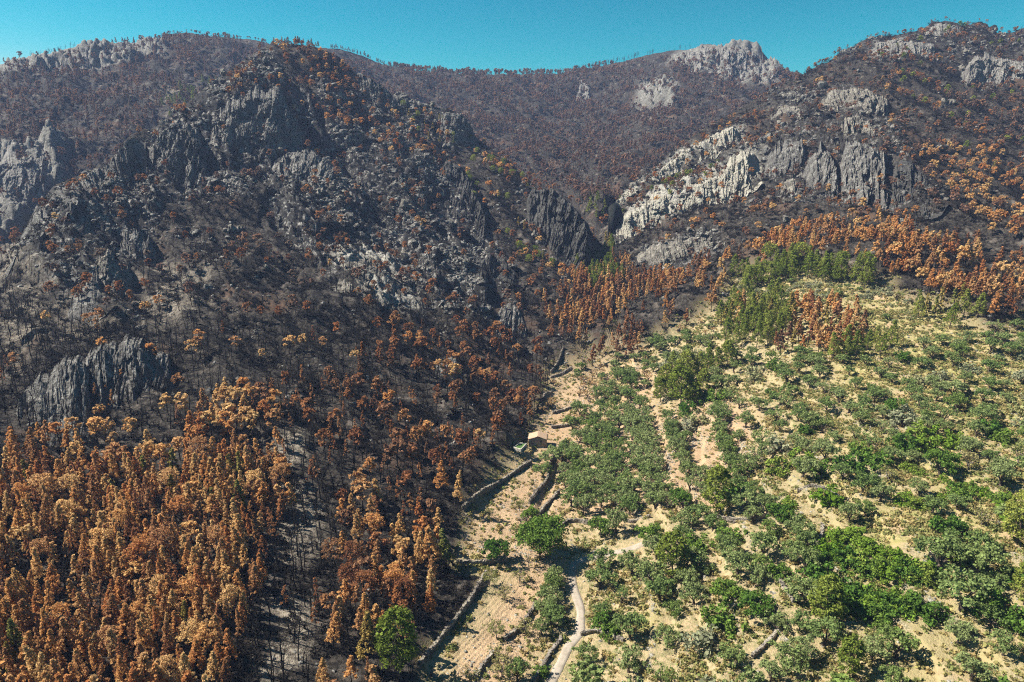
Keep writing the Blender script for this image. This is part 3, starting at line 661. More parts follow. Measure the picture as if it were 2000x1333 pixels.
PINE_LAB = ['green pine at the left front of the clump, beside the tallest one', 'dense green pine directly left of the tallest pine in the clump', 'lowest green pine at the left foot of the clump', 'green pine right behind the tallest pine in the clump', 'dense green pine just behind the tallest one of the clump',
 'green pine second from the right end of the clump', 'last green pine at the right end of the clump', 'green pine in the right half of the clump, near its back edge', 'small dense green pine at the right foot of the tallest one', 'green pine at the back left of the clump', 'small dense green pine at the right front of the clump']
for q_, (u, v, h) in enumerate([(1298,765,11),(1318,770,13),(1290,785,10),(1362,745,12),(1342,750,13),(1402,725,10),(1420,718,11),(1380,728,11),(1352,790,9),(1310,735,11),(1372,765,9)]):
    hand(u, v, 'pine' if q_ % 2 else 'pine_big', h, PINE_LAB[q_])
# hedges: rows of bright bushes along the terrace edges
def row(zone, line, step, styles, hs):
    line = [near(u, v) for u, v in line]
    for a, b in zip(line[:-1], line[1:]):
        L_ = np.linalg.norm(b - a); 
        for k in range(max(1, int(L_ / step))):
            p = a + (b - a) * (k + rng.random() * .6) / max(1, int(L_ / step)) + rng.normal(size=3) * [.5, .5, 0]
            s_ = styles[int(rng.integers(len(styles)))]; occupy(p[0], p[1], 1.6); TREES.append([KIND[s_], s_, p[0], p[1], p[2] - .2, hs[0] + (hs[1] - hs[0]) * rng.random(), zone])
row('upper hedge', [(1612,1085),(1650,1100),(1690,1118),(1740,1128),(1790,1135),(1822,1110)], 1.3, ['bright_bush', 'bush', 'bright_bush'], (3.2, 4.4))
row('upper hedge', [(1625,1065),(1660,1050),(1690,1075),(1730,1100),(1780,1112)], 1.5, ['bright_bush'], (2.8, 4.0))
row('lower hedge', [(1600,1170),(1650,1168),(1700,1180),(1750,1195),(1800,1190)], 1.4, ['bush', 'bush', 'bright_bush'], (3.4, 5))
row('lower hedge', [(1620,1195),(1680,1205),(1740,1210)], 1.6, ['bush'], (3, 4.4))
row('terrace bushes', [(1770,985),(1820,990),(1850,980)], 1.8, ['bright_bush', 'bush'], (2.6, 3.6))
row('terrace bushes', [(1540,985),(1555,1010),(1560,1030)], 2, ['bright_bush'], (2, 2.8))
row('terrace bushes', [(1860,960),(1900,950),(1940,975),(1990,970)], 2.4, ['bush', 'bright_bush'], (2, 3))
row('terrace bushes', [(1760,910),(1800,930),(1860,940)], 2.4, ['bright_bush'], (1.8, 2.6))
ROWS = [[(1278,1000),(1262,940),(1245,890),(1235,840),(1225,800)],[(1305,1000),(1290,960),(1270,900),(1258,850),(1262,810)],[(1235,1010),(1215,950),(1190,900),(1180,850)],[(1150,985),(1130,930),(1110,880)],
 [(1350,960),(1330,910),(1310,860),(1300,820)],[(1440,960),(1420,900),(1405,860),(1400,800)],[(1200,1000),(1165,900),(1150,850)]]
for l_ in ROWS: row('olive rows', l_, 4.6, ['olive', 'olive', 'olive_open'], (4.6, 6))
row('road olives', [(1150,1310),(1160,1270)], 4, ['olive'], (3.2, 4)); row('road olives', [(1078,1225),(1075,1180),(1080,1130),(1060,1260)], 3.4, ['olive'], (3.4, 4.6))
row('road olives', [(1168,1180),(1185,1210),(1200,1240),(1230,1280)], 3.6, ['olive', 'bush'], (3.4, 4.6)); row('road olives', [(1058,1320),(1045,1345)], 3, ['bush'], (2.4, 3.4))
SC, SS, SR, RC, RR = 'scorched_cone', 'scorched_slim', 'scorched_round', 'rust_cone', 'rust_round'
scatter('lower stand', [(-200,960),(60,905),(180,930),(330,925),(450,905),(540,910),(565,1000),(540,1090),(505,1150),(480,1250),(450,1345),(420,1520),(-200,1520)], 2.35, {SC: .42, SS: .2, 'singed': .03, SR: .06, 'sparse': .18, 'charred': .11}, (6, 9.2))
scatter('ash strip', [(520,900),(610,860),(665,1000),(645,1120),(610,1330),(580,1500),(430,1500),(470,1260),(545,1090)], 2.9, {'charred': .93, 'sparse': .07}, (5.5, 9))
scatter('middle stand', [(610,1010),(700,970),(800,1000),(870,1030),(880,1090),(892,1130),(850,1195),(790,1290),(770,1340),(740,1500),(580,1500),(615,1320),(655,1120)], 3.2, {SR: .2, SC: .3, RR: .2, 'charred': .18, 'sparse': .12}, (5.5, 8.5))
scatter('bright clump', [(355,800),(500,790),(525,865),(370,880)], 3.2, {SC: .6, SR: .2, 'sparse': .2}, (6.5, 9))
scatter('slope edge stand', [(-200,850),(100,850),(330,850),(560,870),(540,920),(300,930),(60,910),(-200,960)], 4.0, {'charred': .45, SR: .3, SC: .25}, (6, 8.5))
scatter('charred lower slope', [(340,840),(560,765),(700,740),(900,830),(1040,840),(1020,880),(950,930),(905,985),(890,1030),(800,1000),(700,970),(620,1010),(600,860),(560,870)], 3.2, {'charred': .56, 'sparse': .15, RR: .14, SR: .15}, (5.5, 9))
scatter('charred valley side', [(700,600),(900,640),(1085,690),(1080,730),(1050,800),(1040,840),(900,830),(700,740)], 3.4, {'charred': .67, RR: .16, RC: .09, SR: .08}, (5.5, 9))
scatter('charred west slope', [(-200,560),(0,545),(60,600),(140,640),(300,640),(450,640),(700,640),(700,745),(560,765),(340,840),(100,850),(-200,850)], 3.0, {'charred': .88, SR: .05, 'sparse': .07}, (5, 8))
scatter('hilltop stand', [(470,135),(540,93),(620,100),(700,150),(800,250),(850,300),(780,310),(650,250),(540,210),(440,205)], 5.2, {SR: .38, RR: .46, 'brown_round': .16}, (5, 8))
scatter('hill flank', [(780,200),(920,262),(1020,345),(1100,415),(1140,490),(1120,580),(1060,560),(960,430),(850,330)], 5.2, {RR: .34, 'brown_round': .06, SR: .16, 'pine_round': .12, 'singed': .1, 'charred': .26}, (5.5, 8))
scatter('upper slope', [(20,520),(60,440),(330,240),(480,125),(540,180),(760,310),(960,430),(1060,560),(1130,590),(1085,690),(900,640),(700,610),(450,640),(130,600)], 5.6, {'charred': .6, RR: .16, 'brown_round': .17, SR: .07}, (5, 8))
scatter('gorge pines', [(1125,520),(1165,470),(1200,480),(1215,545),(1160,575)], 4.0, {'pine': .6, 'singed': .4}, (7, 10))
scatter('gully stand', [(1060,600),(1130,545),(1230,505),(1300,560),(1270,620),(1240,700),(1165,715),(1090,690),(1075,640)], 3.1, {RC: .42, SS: .24, 'sparse': .1, 'charred': .12, SC: .12}, (6, 11.5))
scatter('plateau belt', [(1420,540),(1560,515),(1690,540),(1700,562),(1560,550),(1440,565)], 3.2, {'pine_round': .35, 'pine': .65}, (9, 13))
scatter('plateau green', [(1400,640),(1430,590),(1540,590),(1550,650),(1480,680),(1420,680)], 3.6, {'pine': .72, 'singed': .18, SC: .1}, (8, 12))
scatter('plateau orange', [(1540,590),(1680,620),(1700,660),(1660,690),(1580,690),(1500,690),(1550,650)], 3.6, {SC: .55, RC: .25, 'singed': .2}, (7, 10))
scatter('plateau tip', [(1690,640),(1750,640),(1760,690),(1660,715),(1600,705)], 4.0, {'pine': .75, SC: .25}, (8, 12))
scatter('green clump east', [(1770,600),(1880,590),(1905,635),(1790,640)], 4.0, {'pine': .6, 'singed': .4}, (8, 11))
scatter('east lower forest', [(1240,610),(1300,530),(1440,505),(1560,445),(1750,440),(1850,470),(1960,500),(2300,580),(2300,650),(1950,640),(1900,605),(1740,545),(1690,530),(1560,505),(1420,535),(1400,612),(1290,650)], 3.9, {RC: .32, SC: .36, SR: .16, 'charred': .16}, (6.5, 9.5))
scatter('cliff ledge', [(1205,425),(1240,392),(1320,350),(1440,305),(1470,290),(1440,312),(1340,366),(1262,400),(1222,425)], 3.2, {'pine_round': .35, 'brown_round': .35, RR: .3}, (3.5, 6))
scatter('east mountain', [(1195,520),(1215,400),(1330,290),(1480,198),(1640,108),(1700,90),(1740,195),(1850,395),(1955,475),(1850,475),(1750,440),(1560,445),(1440,505),(1300,530)], 5.6, {RR: .24, 'brown_round': .26, SR: .06, 'charred': .44}, (4.5, 7.5))
# the farm
FV_ = dict(clear=True)
scatter('almond field', [(830,1400),(890,1270),(960,1130),(1040,1110),(1050,1180),(1010,1240),(960,1400)], 6.0, {'almond': .8, 'bare': .2}, (3, 4.2), **FV_)
scatter('wall orchard', [(900,1090),(910,1010),(1040,905),(1050,960),(1010,1060)], 5.2, {'almond': .5, 'bare': .5}, (2.6, 3.8), **FV_)
scatter('scorched terraces', [(1040,860),(1075,745),(1150,705),(1200,740),(1160,800),(1100,850)], 4.6, {'dry_tree': .5, 'bare': .3, 'olive_open': .2}, (2.6, 4), **FV_)
scatter('valley olives', [(1065,870),(1150,740),(1240,740),(1265,820),(1235,880),(1270,990),(1190,1050),(1120,1000),(1050,980)], 5.6, {'olive': .84, 'olive_open': .12, 'bush': .04}, (4.6, 6.4), **FV_)
scatter('lower olives', [(980,1400),(1010,1200),(1060,1110),(1240,1090),(1290,1130),(1320,1400)], 6.2, {'olive': .7, 'bush': .1, 'olive_open': .2}, (4, 5.8), **FV_)
scatter('dense thicket', [(1250,1090),(1330,990),(1420,960),(1560,1000),(1600,1140),(1560,1210),(1460,1240),(1290,1240)], 5.3, {'olive': .64, 'carob': .1, 'bush': .2, 'pale_bush': .06}, (3.6, 6), **FV_)
scatter('lower right olives', [(1290,1230),(1460,1230),(1600,1150),(1800,1190),(1900,1160),(2200,1150),(2200,1500),(1280,1500)], 6.2, {'olive': .62, 'bush': .14, 'olive_open': .16, 'pale_bush': .08}, (3.6, 5.6), **FV_)
scatter('right terraces', [(1500,880),(1700,860),(2000,860),(2200,870),(2200,1160),(1850,1190),(1830,1060),(1640,1010),(1560,1000)], 5.9, {'olive': .46, 'bush': .2, 'bright_bush': .14, 'almond': .12, 'pale_bush': .08}, (3.4, 6), **FV_)
scatter('upper right olives', [(1250,700),(1330,640),(1420,690),(1600,700),(1760,690),(1900,640),(2250,640),(2250,870),(2000,860),(1700,870),(1500,890),(1440,960),(1300,960),(1330,830)], 6.2, {'olive': .6, 'olive_open': .12, 'pale_bush': .14, 'bush': .1, 'dry_tree': .04}, (3.4, 5.6), **FV_)
scatter('upper plateau scrub', [(1430,545),(1560,552),(1720,560),(1790,600),(1800,650),(1760,640),(1680,610),(1540,585),(1440,580)], 3.4, {'pale_bush': .7, 'olive': .3}, (1.6, 3.2))
scatter('valley head', [(1100,740),(1180,705),(1290,660),(1420,600),(1400,680),(1280,700),(1260,760),(1150,740)], 3.8, {'olive': .4, 'olive_open': .2, 'dry_tree': .25, 'bare': .15}, (2.4, 4))
# the far slopes
scatter('far west green', [(300,210),(380,165),(455,150),(440,195),(340,235)], 6.5, {'pine': .7, 'brown_cone': .3}, (7, 10), sheet=2)
scatter('far west slope', [(-300,165),(0,140),(100,114),(230,96),(330,75),(430,78),(500,88),(560,97),(640,102),(560,300),(330,320),(150,430),(-300,520)], 5.6, {'brown_round': .34, 'brown_cone': .48, 'charred': .18}, (5, 10.5), sheet=2, dens=1.05 - .8 * rock)
scatter('far gorge green', [(1090,420),(1150,395),(1215,385),(1200,480),(1140,500)], 6.0, {'pine': .6, 'brown_cone': .4}, (6, 9), sheet=2)
scatter('far middle slope', [(560,110),(760,135),(1000,153),(1200,130),(1440,100),(1560,155),(1480,210),(1330,300),(1210,400),(1150,480),(1090,430),(1000,340),(850,230),(700,180)], 5.6, {'brown_round': .62, 'brown_cone': .3, 'charred': .08}, (5, 10.5), sheet=2, dens=1.05 - .7 * rock)
scatter('far east golden', [(1760,290),(1900,300),(2200,330),(2200,520),(1950,470),(1850,400)], 5.6, {SR: .7, RR: .2, 'singed': .1}, (5.5, 8))
scatter('far east slope', [(1680,115),(1760,75),(1850,50),(2000,62),(2300,90),(2300,340),(1900,300),(1760,290)], 5.2, {RR: .26, 'brown_round': .3, SR: .03, 'pine_round': .04, 'charred': .37}, (4.5, 7.5), dens=1.05 - .7 * rock)
for s_, hs in (('back of ridge', (6, 8)),):
    scatter(s_, [(-300,0),(2300,0),(2300,900),(-300,900)], 11, {RR: .5, 'charred': .5}, hs, sheet=1)
# single trees along the skyline
def skyline(us, r0, style, hs):
    for u in us:
        c = int((u - U[0]) / (U[1] - U[0])); p = P[r0, c]; TREES.append([KIND[style], style, p[0], p[1], p[2] - .2, hs[0] + (hs[1] - hs[0]) * rng.random(), 'skyline'])
RF = R1 + R2 + R3 - 1
skyline(list(np.sort(rng.uniform(760, 1100, 90))), RF, 'brown_round', (5, 9)); skyline(rng.uniform(1100, 1250, 60), RF, 'charred', (6, 10)); skyline(rng.uniform(60, 150, 26), RF, 'charred', (5, 8))
skyline([12, 17, 28, 590, 600, 608, 1112, 1120, 1132, 692, 700, 712, 224, 230, 243, 266], RF, 'brown_cone', (4.5, 8.5)); skyline([41], RF, 'brown_round', (11, 11.2)); skyline(rng.uniform(640, 780, 40), RF, 'brown_cone', (3, 6.5)); skyline(rng.uniform(330, 560, 40), RF, 'brown_round', (2.5, 5))
skyline(rng.uniform(1250, 1350, 16), RF, 'charred', (5, 8)); skyline(rng.uniform(1660, 2000, 26), R1 - 1, RR, (2.5, 4.5))
skyline(rng.uniform(500, 640, 22), R1 - 1, RC, (3.5, 6.5)); skyline(rng.uniform(1500, 1660, 34), R1 - 1, RR, (3, 5.5))
print('trees', len(TREES), {k: sum(1 for t_ in TREES if t_[0] == k) for k in set(t_[0] for t_ in TREES)})
# ------------------------------------------------------------------ build: the trees that show largest one by one, the rest of a kind as one mass
WHERE = {'lower stand': 'the large orange stand', 'ash strip': 'the grey ash strip', 'middle stand': 'the orange stand by the field', 'bright clump': 'the bright clump under the crag', 'slope edge stand': 'the orange stand edge',
 'charred lower slope': 'the black slope above the stands', 'charred valley side': 'the black slope above the hut', 'charred west slope': 'the ashy ridge slope', 'hilltop stand': 'the hilltop', 'hill flank': 'the flank above the gorge', 'upper slope': 'the rocky hill face',
 'gorge pines': 'the gorge mouth', 'gully stand': 'the rusty valley head stand', 'plateau belt': 'the green upper terrace belt', 'plateau green': 'the upper green clump', 'plateau orange': 'the mixed upper clump', 'plateau tip': 'the upper terrace tip', 'green clump east': 'the eastern green clump',
 'east lower forest': 'the foot of the mountain', 'east mountain': 'the cliff topped mountain', 'almond field': 'the ploughed field', 'wall orchard': 'the terrace below the hut', 'scorched terraces': 'the singed terraces', 'valley olives': 'the grove beside the hut', 'olive rows': 'the straight olive rows',
 'road olives': 'the trackside row', 'lower olives': 'the low terraces by the track', 'dense thicket': 'the dense farm thicket', 'lower right olives': 'the dry stony terraces', 'right terraces': 'the yellow terraces', 'upper right olives': 'the long olive slope', 'upper plateau scrub': 'the pale upper terrace',
 'valley head': 'the head of the farm', 'upper hedge': 'the curved upper hedge', 'lower hedge': 'the lower dark hedge', 'terrace bushes': 'the terrace edges', 'pine clump': 'the pine clump above the rows'}
LOOK = {'scorched_cone': 'pointed orange scorched pine', 'scorched_slim': 'slim orange scorched pine', 'scorched_round': 'round topped orange pine', 'rust_cone': 'pointed rust brown pine', 'rust_round': 'round topped rusty pine',
 'singed': 'half browned pine', 'sparse': 'thin browned pine', 'charred': 'charred bare tree', 'pine': 'green pine', 'pine_round': 'round topped green pine', 'pine_big': 'thick green pine', 'olive': 'grey green olive tree',
 'olive_open': 'open crowned olive tree', 'grand': 'dark green broad tree', 'carob': 'dark green broad tree', 'bush': 'dark green bush', 'bright_bush': 'bright green bush', 'pale_bush': 'pale grey green shrub', 'almond': 'thin yellowish almond tree', 'bare': 'leafless grey tree', 'dry_tree': 'small dry leaved tan tree',
 'brown_round': 'round browned pine', 'brown_cone': 'pointed browned pine'}
CAT = {'scorched_pine': 'pine tree', 'charred_tree': 'burnt tree', 'green_pine': 'pine tree', 'olive_tree': 'olive tree', 'carob_tree': 'tree', 'bush': 'bush', 'pale_shrub': 'shrub', 'almond_tree': 'almond tree', 'bare_tree': 'bare tree', 'dry_tree': 'tree'}
PLURAL = lambda s: s + ('es' if s.endswith('bush') else 's')
def place_tree(kind, style, x, y, z, h, label, group):
    var = LIB[style]; tm, cm, h0 = var[int(rng.integers(len(var)))]; s_ = h / h0
    o = bpy.data.objects.new(kind, None); COL.objects.link(o); o.empty_display_size = .3
    o.location = (x, y, z); o.rotation_euler = (rng.normal() * .04, rng.normal() * .04, rng.random() * 6.283); wv = s_ * (.9 + .25 * rng.random()); o.scale = (wv, wv, s_)
    o['label'] = label; o['category'] = CAT[kind]
    if group: o['group'] = group
    add_obj('trunk', tm, o)
    if cm: add_obj('crown', cm, o)
    return o
for k_, st, x, y, z, h, lab in HAND:
    if lab: place_tree(k_, st, x, y, z, h, lab, None)
    else: place_tree(k_, st, x, y, z, h, LOOK[st] + ' in ' + WHERE['pine clump'], PLURAL(LOOK[st]) + ' in ' + WHERE['pine clump'])
arr = np.array([[t_[2], t_[3], t_[4], t_[5]] for t_ in TREES]); uu, vv, dd = project(arr[:, :3]); pix = arr[:, 3] / dd * F
vtop = vv - pix
inview = (uu > -10) & (uu < 2010) & (vv - .35 * pix < 1333) & (vtop > -20) & (dd > 5)
kinds = np.array([t_[0] for t_ in TREES]); zones_ = np.array([t_[6] for t_ in TREES]); styles_ = [t_[1] for t_ in TREES]
single = np.zeros(len(TREES), bool)
for k_ in sorted(set(kinds)):
    c = np.nonzero((kinds == k_) & inview & (zones_ != 'skyline') & np.array([(z_ in WHERE) and (s_ in LIB) for z_, s_ in zip(zones_, styles_)]))[0]
    cap = 296 - sum(1 for h_ in HAND if h_[0] == k_)
    single[c[np.argsort(-pix[c])][:cap]] = True
lab_of = {}
for zn in sorted(set(zones_[single])):
    ids = np.nonzero(single & (zones_ == zn))[0]
    for key, val in (('u', uu), ('v', vv)):
        qs_ = np.quantile(val[ids], [.2, .4, .6, .8]) if len(ids) > 60 else np.quantile(val[ids], [.33, .67])
        for i in ids: lab_of.setdefault(i, {})[key] = (int(np.searchsorted(qs_, val[i])), len(qs_))
PU = {2: ['left', 'centre', 'right'], 4: ['far left', 'left', 'centre', 'right', 'far right']}; PV = {2: ['top', 'middle', 'bottom'], 4: ['top', 'upper', 'middle', 'lower', 'bottom']}
full = {}
for i in np.nonzero(single)[0]:
    (a_, na_), (b_, nb_) = lab_of[i]['u'], lab_of[i]['v']; full[i] = '%s at %s %s of %s' % (LOOK[TREES[i][1]], PV[nb_][b_], PU[na_][a_], WHERE[TREES[i][6]])
by = {}
for i, l_ in full.items(): by.setdefault(l_, []).append(i)
for l_, ids in by.items():                      # within a spot: tell them apart by height where they differ
    if len(ids) > 1:
        ids.sort(key=lambda i: -pix[i]); names = ['tallest', 'second tallest', 'third tallest'] if len(ids) > 3 else (['taller', 'shorter'] if len(ids) == 2 else ['tallest', 'middle sized', 'shortest'])
        for n_, i in enumerate(ids): full[i] = (names[n_] if n_ < len(names) else 'short') + ' ' + l_
for i in np.nonzero(single)[0]:
    k_, st, x, y, z, h, zn = TREES[i]; place_tree(k_, st, x, y, z, h, full[i], PLURAL(LOOK[st]) + ' of ' + WHERE[zn])
# the remaining trees of each kind: one object each, its trees set out by geometry nodes
MASS = {'scorched_pine': 'scorched_pine_forest', 'charred_tree': 'charred_forest', 'green_pine': 'green_pine_wood', 'olive_tree': 'olive_grove', 'bush': 'bush_cover', 'pale_shrub': 'pale_scrub', 'carob_tree': 'broadleaf_wood', 'almond_tree': 'almond_orchard', 'bare_tree': 'bare_wood', 'dry_tree': 'dry_wood'}
SUB = {'olive_open': 'olive', 'carob': 'olive', 'dry_tree': 'pale_bush', 'almond': 'pale_bush', 'bare': 'charred', 'pine_big': 'pine'}
def mass(name, recs, meshes, label=None):
    """recs: rows of x,y,z,scale_xy,scale_z,rot,tilt_x,tilt_y,mesh index"""
    a = np.array(recs, float); me_ = bpy.data.meshes.new(name); me_.vertices.add(len(a)); me_.vertices.foreach_set('co', np.ascontiguousarray(a[:, :3], np.float32).ravel())
    def at(n, t, vals): q = me_.attributes.new(n, t, 'POINT'); q.data.foreach_set('vector' if t == 'FLOAT_VECTOR' else 'value', np.ascontiguousarray(vals).ravel())
    at('size', 'FLOAT_VECTOR', a[:, [3, 3, 4]].astype(np.float32)); at('turn', 'FLOAT_VECTOR', a[:, [6, 7, 5]].astype(np.float32)); at('pick', 'INT', a[:, 8].astype(np.int32))
    cl = bpy.data.collections.new(name + '_kit')
    for i, m_ in enumerate(meshes): cl.objects.link(bpy.data.objects.new('%s_%03d' % (name, i), m_))
    o = add_obj(name, me_, kind='stuff', label=label)
    g = bpy.data.node_groups.new(name, 'GeometryNodeTree'); g.interface.new_socket('Geometry', in_out='INPUT', socket_type='NodeSocketGeometry'); g.interface.new_socket('Geometry', in_out='OUTPUT', socket_type='NodeSocketGeometry')
    gi, go = g.nodes.new('NodeGroupInput'), g.nodes.new('NodeGroupOutput'); ip = g.nodes.new('GeometryNodeInstanceOnPoints'); ci = g.nodes.new('GeometryNodeCollectionInfo')
    ci.inputs['Collection'].default_value = cl; ci.inputs['Separate Children'].default_value = True; ci.inputs['Reset Children'].default_value = True
    def na(n, t): q = g.nodes.new('GeometryNodeInputNamedAttribute'); q.data_type = t; q.inputs['Name'].default_value = n; return [s for s in q.outputs if s.enabled][0]
    L = g.links; L.new(gi.outputs[0], ip.inputs['Points']); L.new(ci.outputs[0], ip.inputs['Instance']); ip.inputs['Pick Instance'].default_value = True
    L.new(na('pick', 'INT'), ip.inputs['Instance Index']); L.new(na('turn', 'FLOAT_VECTOR'), ip.inputs['Rotation']); L.new(na('size', 'FLOAT_VECTOR'), ip.inputs['Scale']); L.new(ip.outputs[0], go.inputs[0])
    o.modifiers.new('set_out', 'NODES').node_group = g; return o
for k_ in sorted(set(kinds)):
    ids = np.nonzero((kinds == k_) & ~single)[0]
    if not len(ids): continue
    meshes, start, recs = [], {}, []
    for i in ids:
        t_ = TREES[i]; st = t_[1] if t_[1] in FAR else SUB[t_[1]]
        if st not in start: start[st] = len(meshes); meshes += FAR[st][0]
        n_, h0 = len(FAR[st][0]), FAR[st][1]; s_ = t_[5] / h0; w = s_ * (.85 + .35 * rng.random())
        tl = .05 if k_ != 'charred_tree' else (.10 if rng.random() > .05 else 1.2)
        recs.append((t_[2], t_[3], t_[4], w, s_, rng.random() * 6.283, rng.normal() * tl, rng.normal() * tl, start[st] + rng.integers(n_)))
    mass(MASS[k_], recs, meshes)
print('single', single.sum())
# ------------------------------------------------------------------ rock: cliffs and crags standing out of the slopes
def rock_mat(name, dark, mid, light, lo=.36, hi=.62):
    m, nt, out = new_mat(name); co = N(nt, 'ShaderNodeNewGeometry').outputs['Position']
    mp = N(nt, 'ShaderNodeMapping'); mp.inputs['Scale'].default_value = (1, 1, .22); nt.links.new(co, mp.inputs[0])
    st = noise(nt, mp.outputs[0], .42, 5, .62); fn = noise(nt, co, 1.1, 5, .62); bg_ = noise(nt, co, .07, 4)
    c = mixc(nt, ramp(nt, st, lo, hi), mid, light); c = mixc(nt, ramp(nt, bg_, .52, .68), c, mid); c = mixc(nt, ramp(nt, fn, .50, .36), c, dark)
    hh = N(nt, 'ShaderNodeMath', operation='ADD'); nt.links.new(st, hh.inputs[0]); nt.links.new(fn, hh.inputs[1])
    principled(nt, out, c, .9, hh.outputs[0], .9, .9); return m
M_cliff = rock_mat('pale_limestone', (.07,.066,.058), (.235,.215,.175), (.36,.34,.285))
M_crag = rock_mat('sooty_limestone', (.028,.026,.024), (.085,.080,.074), (.23,.22,.20), .42, .66)
M_crag2 = rock_mat('grey_limestone', (.035,.032,.029), (.12,.108,.092), (.27,.25,.21), .42, .66)
M_shade_crag = rock_mat('shaded_sooty_limestone', (.013,.0125,.012), (.045,.043,.040), (.12,.115,.107), .46, .68)  # sooty rock darkened further: shade on gorge and spur crags put into the colour
M_farcl = rock_mat('far_limestone', (.06,.057,.053), (.115,.107,.098), (.225,.212,.192))
def along(poly, s_):
    p = np.array(poly, float); L_ = np.concatenate([[0], np.cumsum(np.linalg.norm(np.diff(p, axis=0), axis=1))]); L_ /= L_[-1]
    return np.stack([np.interp(s_, L_, p[:, 0]), np.interp(s_, L_, p[:, 1])], 1)
def crag(name, label, top, bot, mat, f=.35, rib=5.0, amp=1.6, seed=0, look=near, cat='cliff', jag=1.0, an=None):
    f = f + (.16 if mat in (M_crag, M_shade_crag) else 0)
    an = an or (3.0 if cat == 'cliff' else 1.25); rib *= .7; amp *= .85
    ln = np.abs(np.diff(np.array(top, float), axis=0)).sum() + 10; nc = int(np.clip(ln / 1.25, 30, 280)); n1, n2_ = 70, 16
    s_ = np.linspace(0, 1, nc); tp, bt = along(top, s_), along(bot, s_)
    jg = jag * (4.5 * facet2(s_ * ln / 22, s_ * 0 + seed, 3) + 2.5 * facet2(s_ * ln / 8, s_ * 0 + seed, 5)) * np.minimum(1, np.minimum(s_, 1 - s_) * 12); tp = tp + np.stack([0 * jg, jg], 1)
    pb, ph = look(bt[:, 0], bt[:, 1]), look(tp[:, 0], tp[:, 1])
    w = np.minimum(sstep(0, .14, s_), sstep(1, .86, s_)); ff = 1 - (1 - f) * w
    D = pb[:, 1] + (ph[:, 1] - pb[:, 1]) * ff; ft = point(tp[:, 0], tp[:, 1], D)
    out_d = pb - ph; out_d[:, 2] = 0; out_d = out_d / (np.linalg.norm(out_d, axis=1)[:, None] + 1e-6); out_d = out_d * .6 + np.array([0, -1, 0]) * .4
    arc = np.concatenate([[0], np.cumsum(np.linalg.norm(np.diff(ft[:, :2], axis=0), axis=1))])
    k = np.linspace(-.12, 1, n1)[:, None, None]; bulge = np.sin(np.clip(k, 0, 1) * np.pi) ** 1
    face = pb[None] + (ft - pb)[None] * k
    A2, K2 = np.broadcast_to(arc[None], face.shape[:2]), face[..., 2]
    hgt = np.maximum(ft[:, 2] - pb[:, 2], .5)[None]
    env = np.clip(k[..., 0] * 4 + .55, .15, 1) * (.35 + .65 * w[None])
    wob = 1.3 * n2(A2 / (rib * 2.5), K2 / (rib * 5), seed + 3)
    sh = .45 * math.sin(seed * 1.7); B2 = K2 + sh * A2; A3 = A2 - sh * .6 * K2
    fb = lambda q, sd: facet2((A3 + wob) / (rib * q), B2 / (rib * q * (1 + .45 * (an - 1))), seed + sd)
    led = np.abs(((B2 + 1.5 * wob) / (rib * 1.5)) % 1 - .5) * 2
    d = amp * (.45 * led + (.42 if cat == 'cliff' else .2) * ridged2((A3 + wob) / rib, K2 / (rib * an), 3, seed + 11) + 1.1 * fbm2(A2 / (rib * 2.6), K2 / (rib * 3), 2, seed + 23) + 1.5 * fb(2.2, 1) + 1.0 * fb(1.0, 2) + .5 * fb(.45, 4) + .3 * n2(A2 / (rib * .16), K2 / (rib * .22), seed + 47)) - amp * .3
    face = face + out_d[None] * (d * env)[..., None] + np.array([0, 0, 1]) * (bulge * .0)
    k2 = np.linspace(0, 1, n2_ + 1)[1:][:, None, None]; bk = ph + np.array([0, 1, 0]) * 3.0; bk[:, 2] -= 2.5
    cap = face[-1][None] * (1 - k2) + bk[None] * k2; cap[..., 2] += (np.sin(np.pi * k2[..., 0]) * .9 + .8 * fbm2(cap[..., 0] / 3, cap[..., 1] / 3, 3, seed + 51) * (1 - k2[..., 0])) * (.3 + .7 * w[None])
    pts = np.concatenate([face, cap], 0); nr = pts.shape[0]
    o = add_obj(name, fast_mesh(name, pts.reshape(-1, 3), grid_quads(nr, nc), mat, smooth=False), label=label, cat=cat); return o
crag('cliff', 'long pale fluted limestone cliff, lower of the two bright bands by the gorge', [(1196,462),(1222,428),(1262,403),(1288,386),(1340,372),(1395,350),(1440,318),(1470,298),(1488,312)], [(1200,498),(1230,480),(1270,456),(1320,442),(1380,426),(1430,410),(1470,388),(1490,374)], M_cliff, .30, 5.5, 2.0, 1)
crag('cliff', 'pale fluted limestone cliff, upper of the two bright bands by the gorge', [(1188,404),(1240,362),(1300,326),(1340,296),(1390,268),(1430,250),(1458,272)], [(1192,416),(1250,388),(1310,356),(1350,342),(1400,325),(1440,304),(1462,298)], M_cliff, .35, 5.0, 1.8, 2)
crag('cliff', 'small dark grey cliff among brown pines under the long pale cliff', [(1228,516),(1280,490),(1330,475),(1370,466),(1405,470)], [(1232,545),(1290,540),(1340,516),(1380,502),(1410,490)], M_crag2, .3, 4.0, 1.5, 3)
crag('cliff', 'short grey ribbed cliff right of the long pale cliff end', [(1490,330),(1515,302),(1540,292),(1562,280),(1578,305)], [(1490,362),(1520,356),(1545,352),(1562,352),(1580,350)], M_crag, .3, 4.5, 1.7, 4)
crag('cliff', 'dark ribbed buttress in the middle of the right mountain, left of three', [(1566,350),(1584,312),(1604,296),(1622,306),(1640,352)], [(1568,368),(1586,384),(1606,396),(1624,398),(1642,392)], M_crag, .35, 6, 2.6, 5, jag=.9)
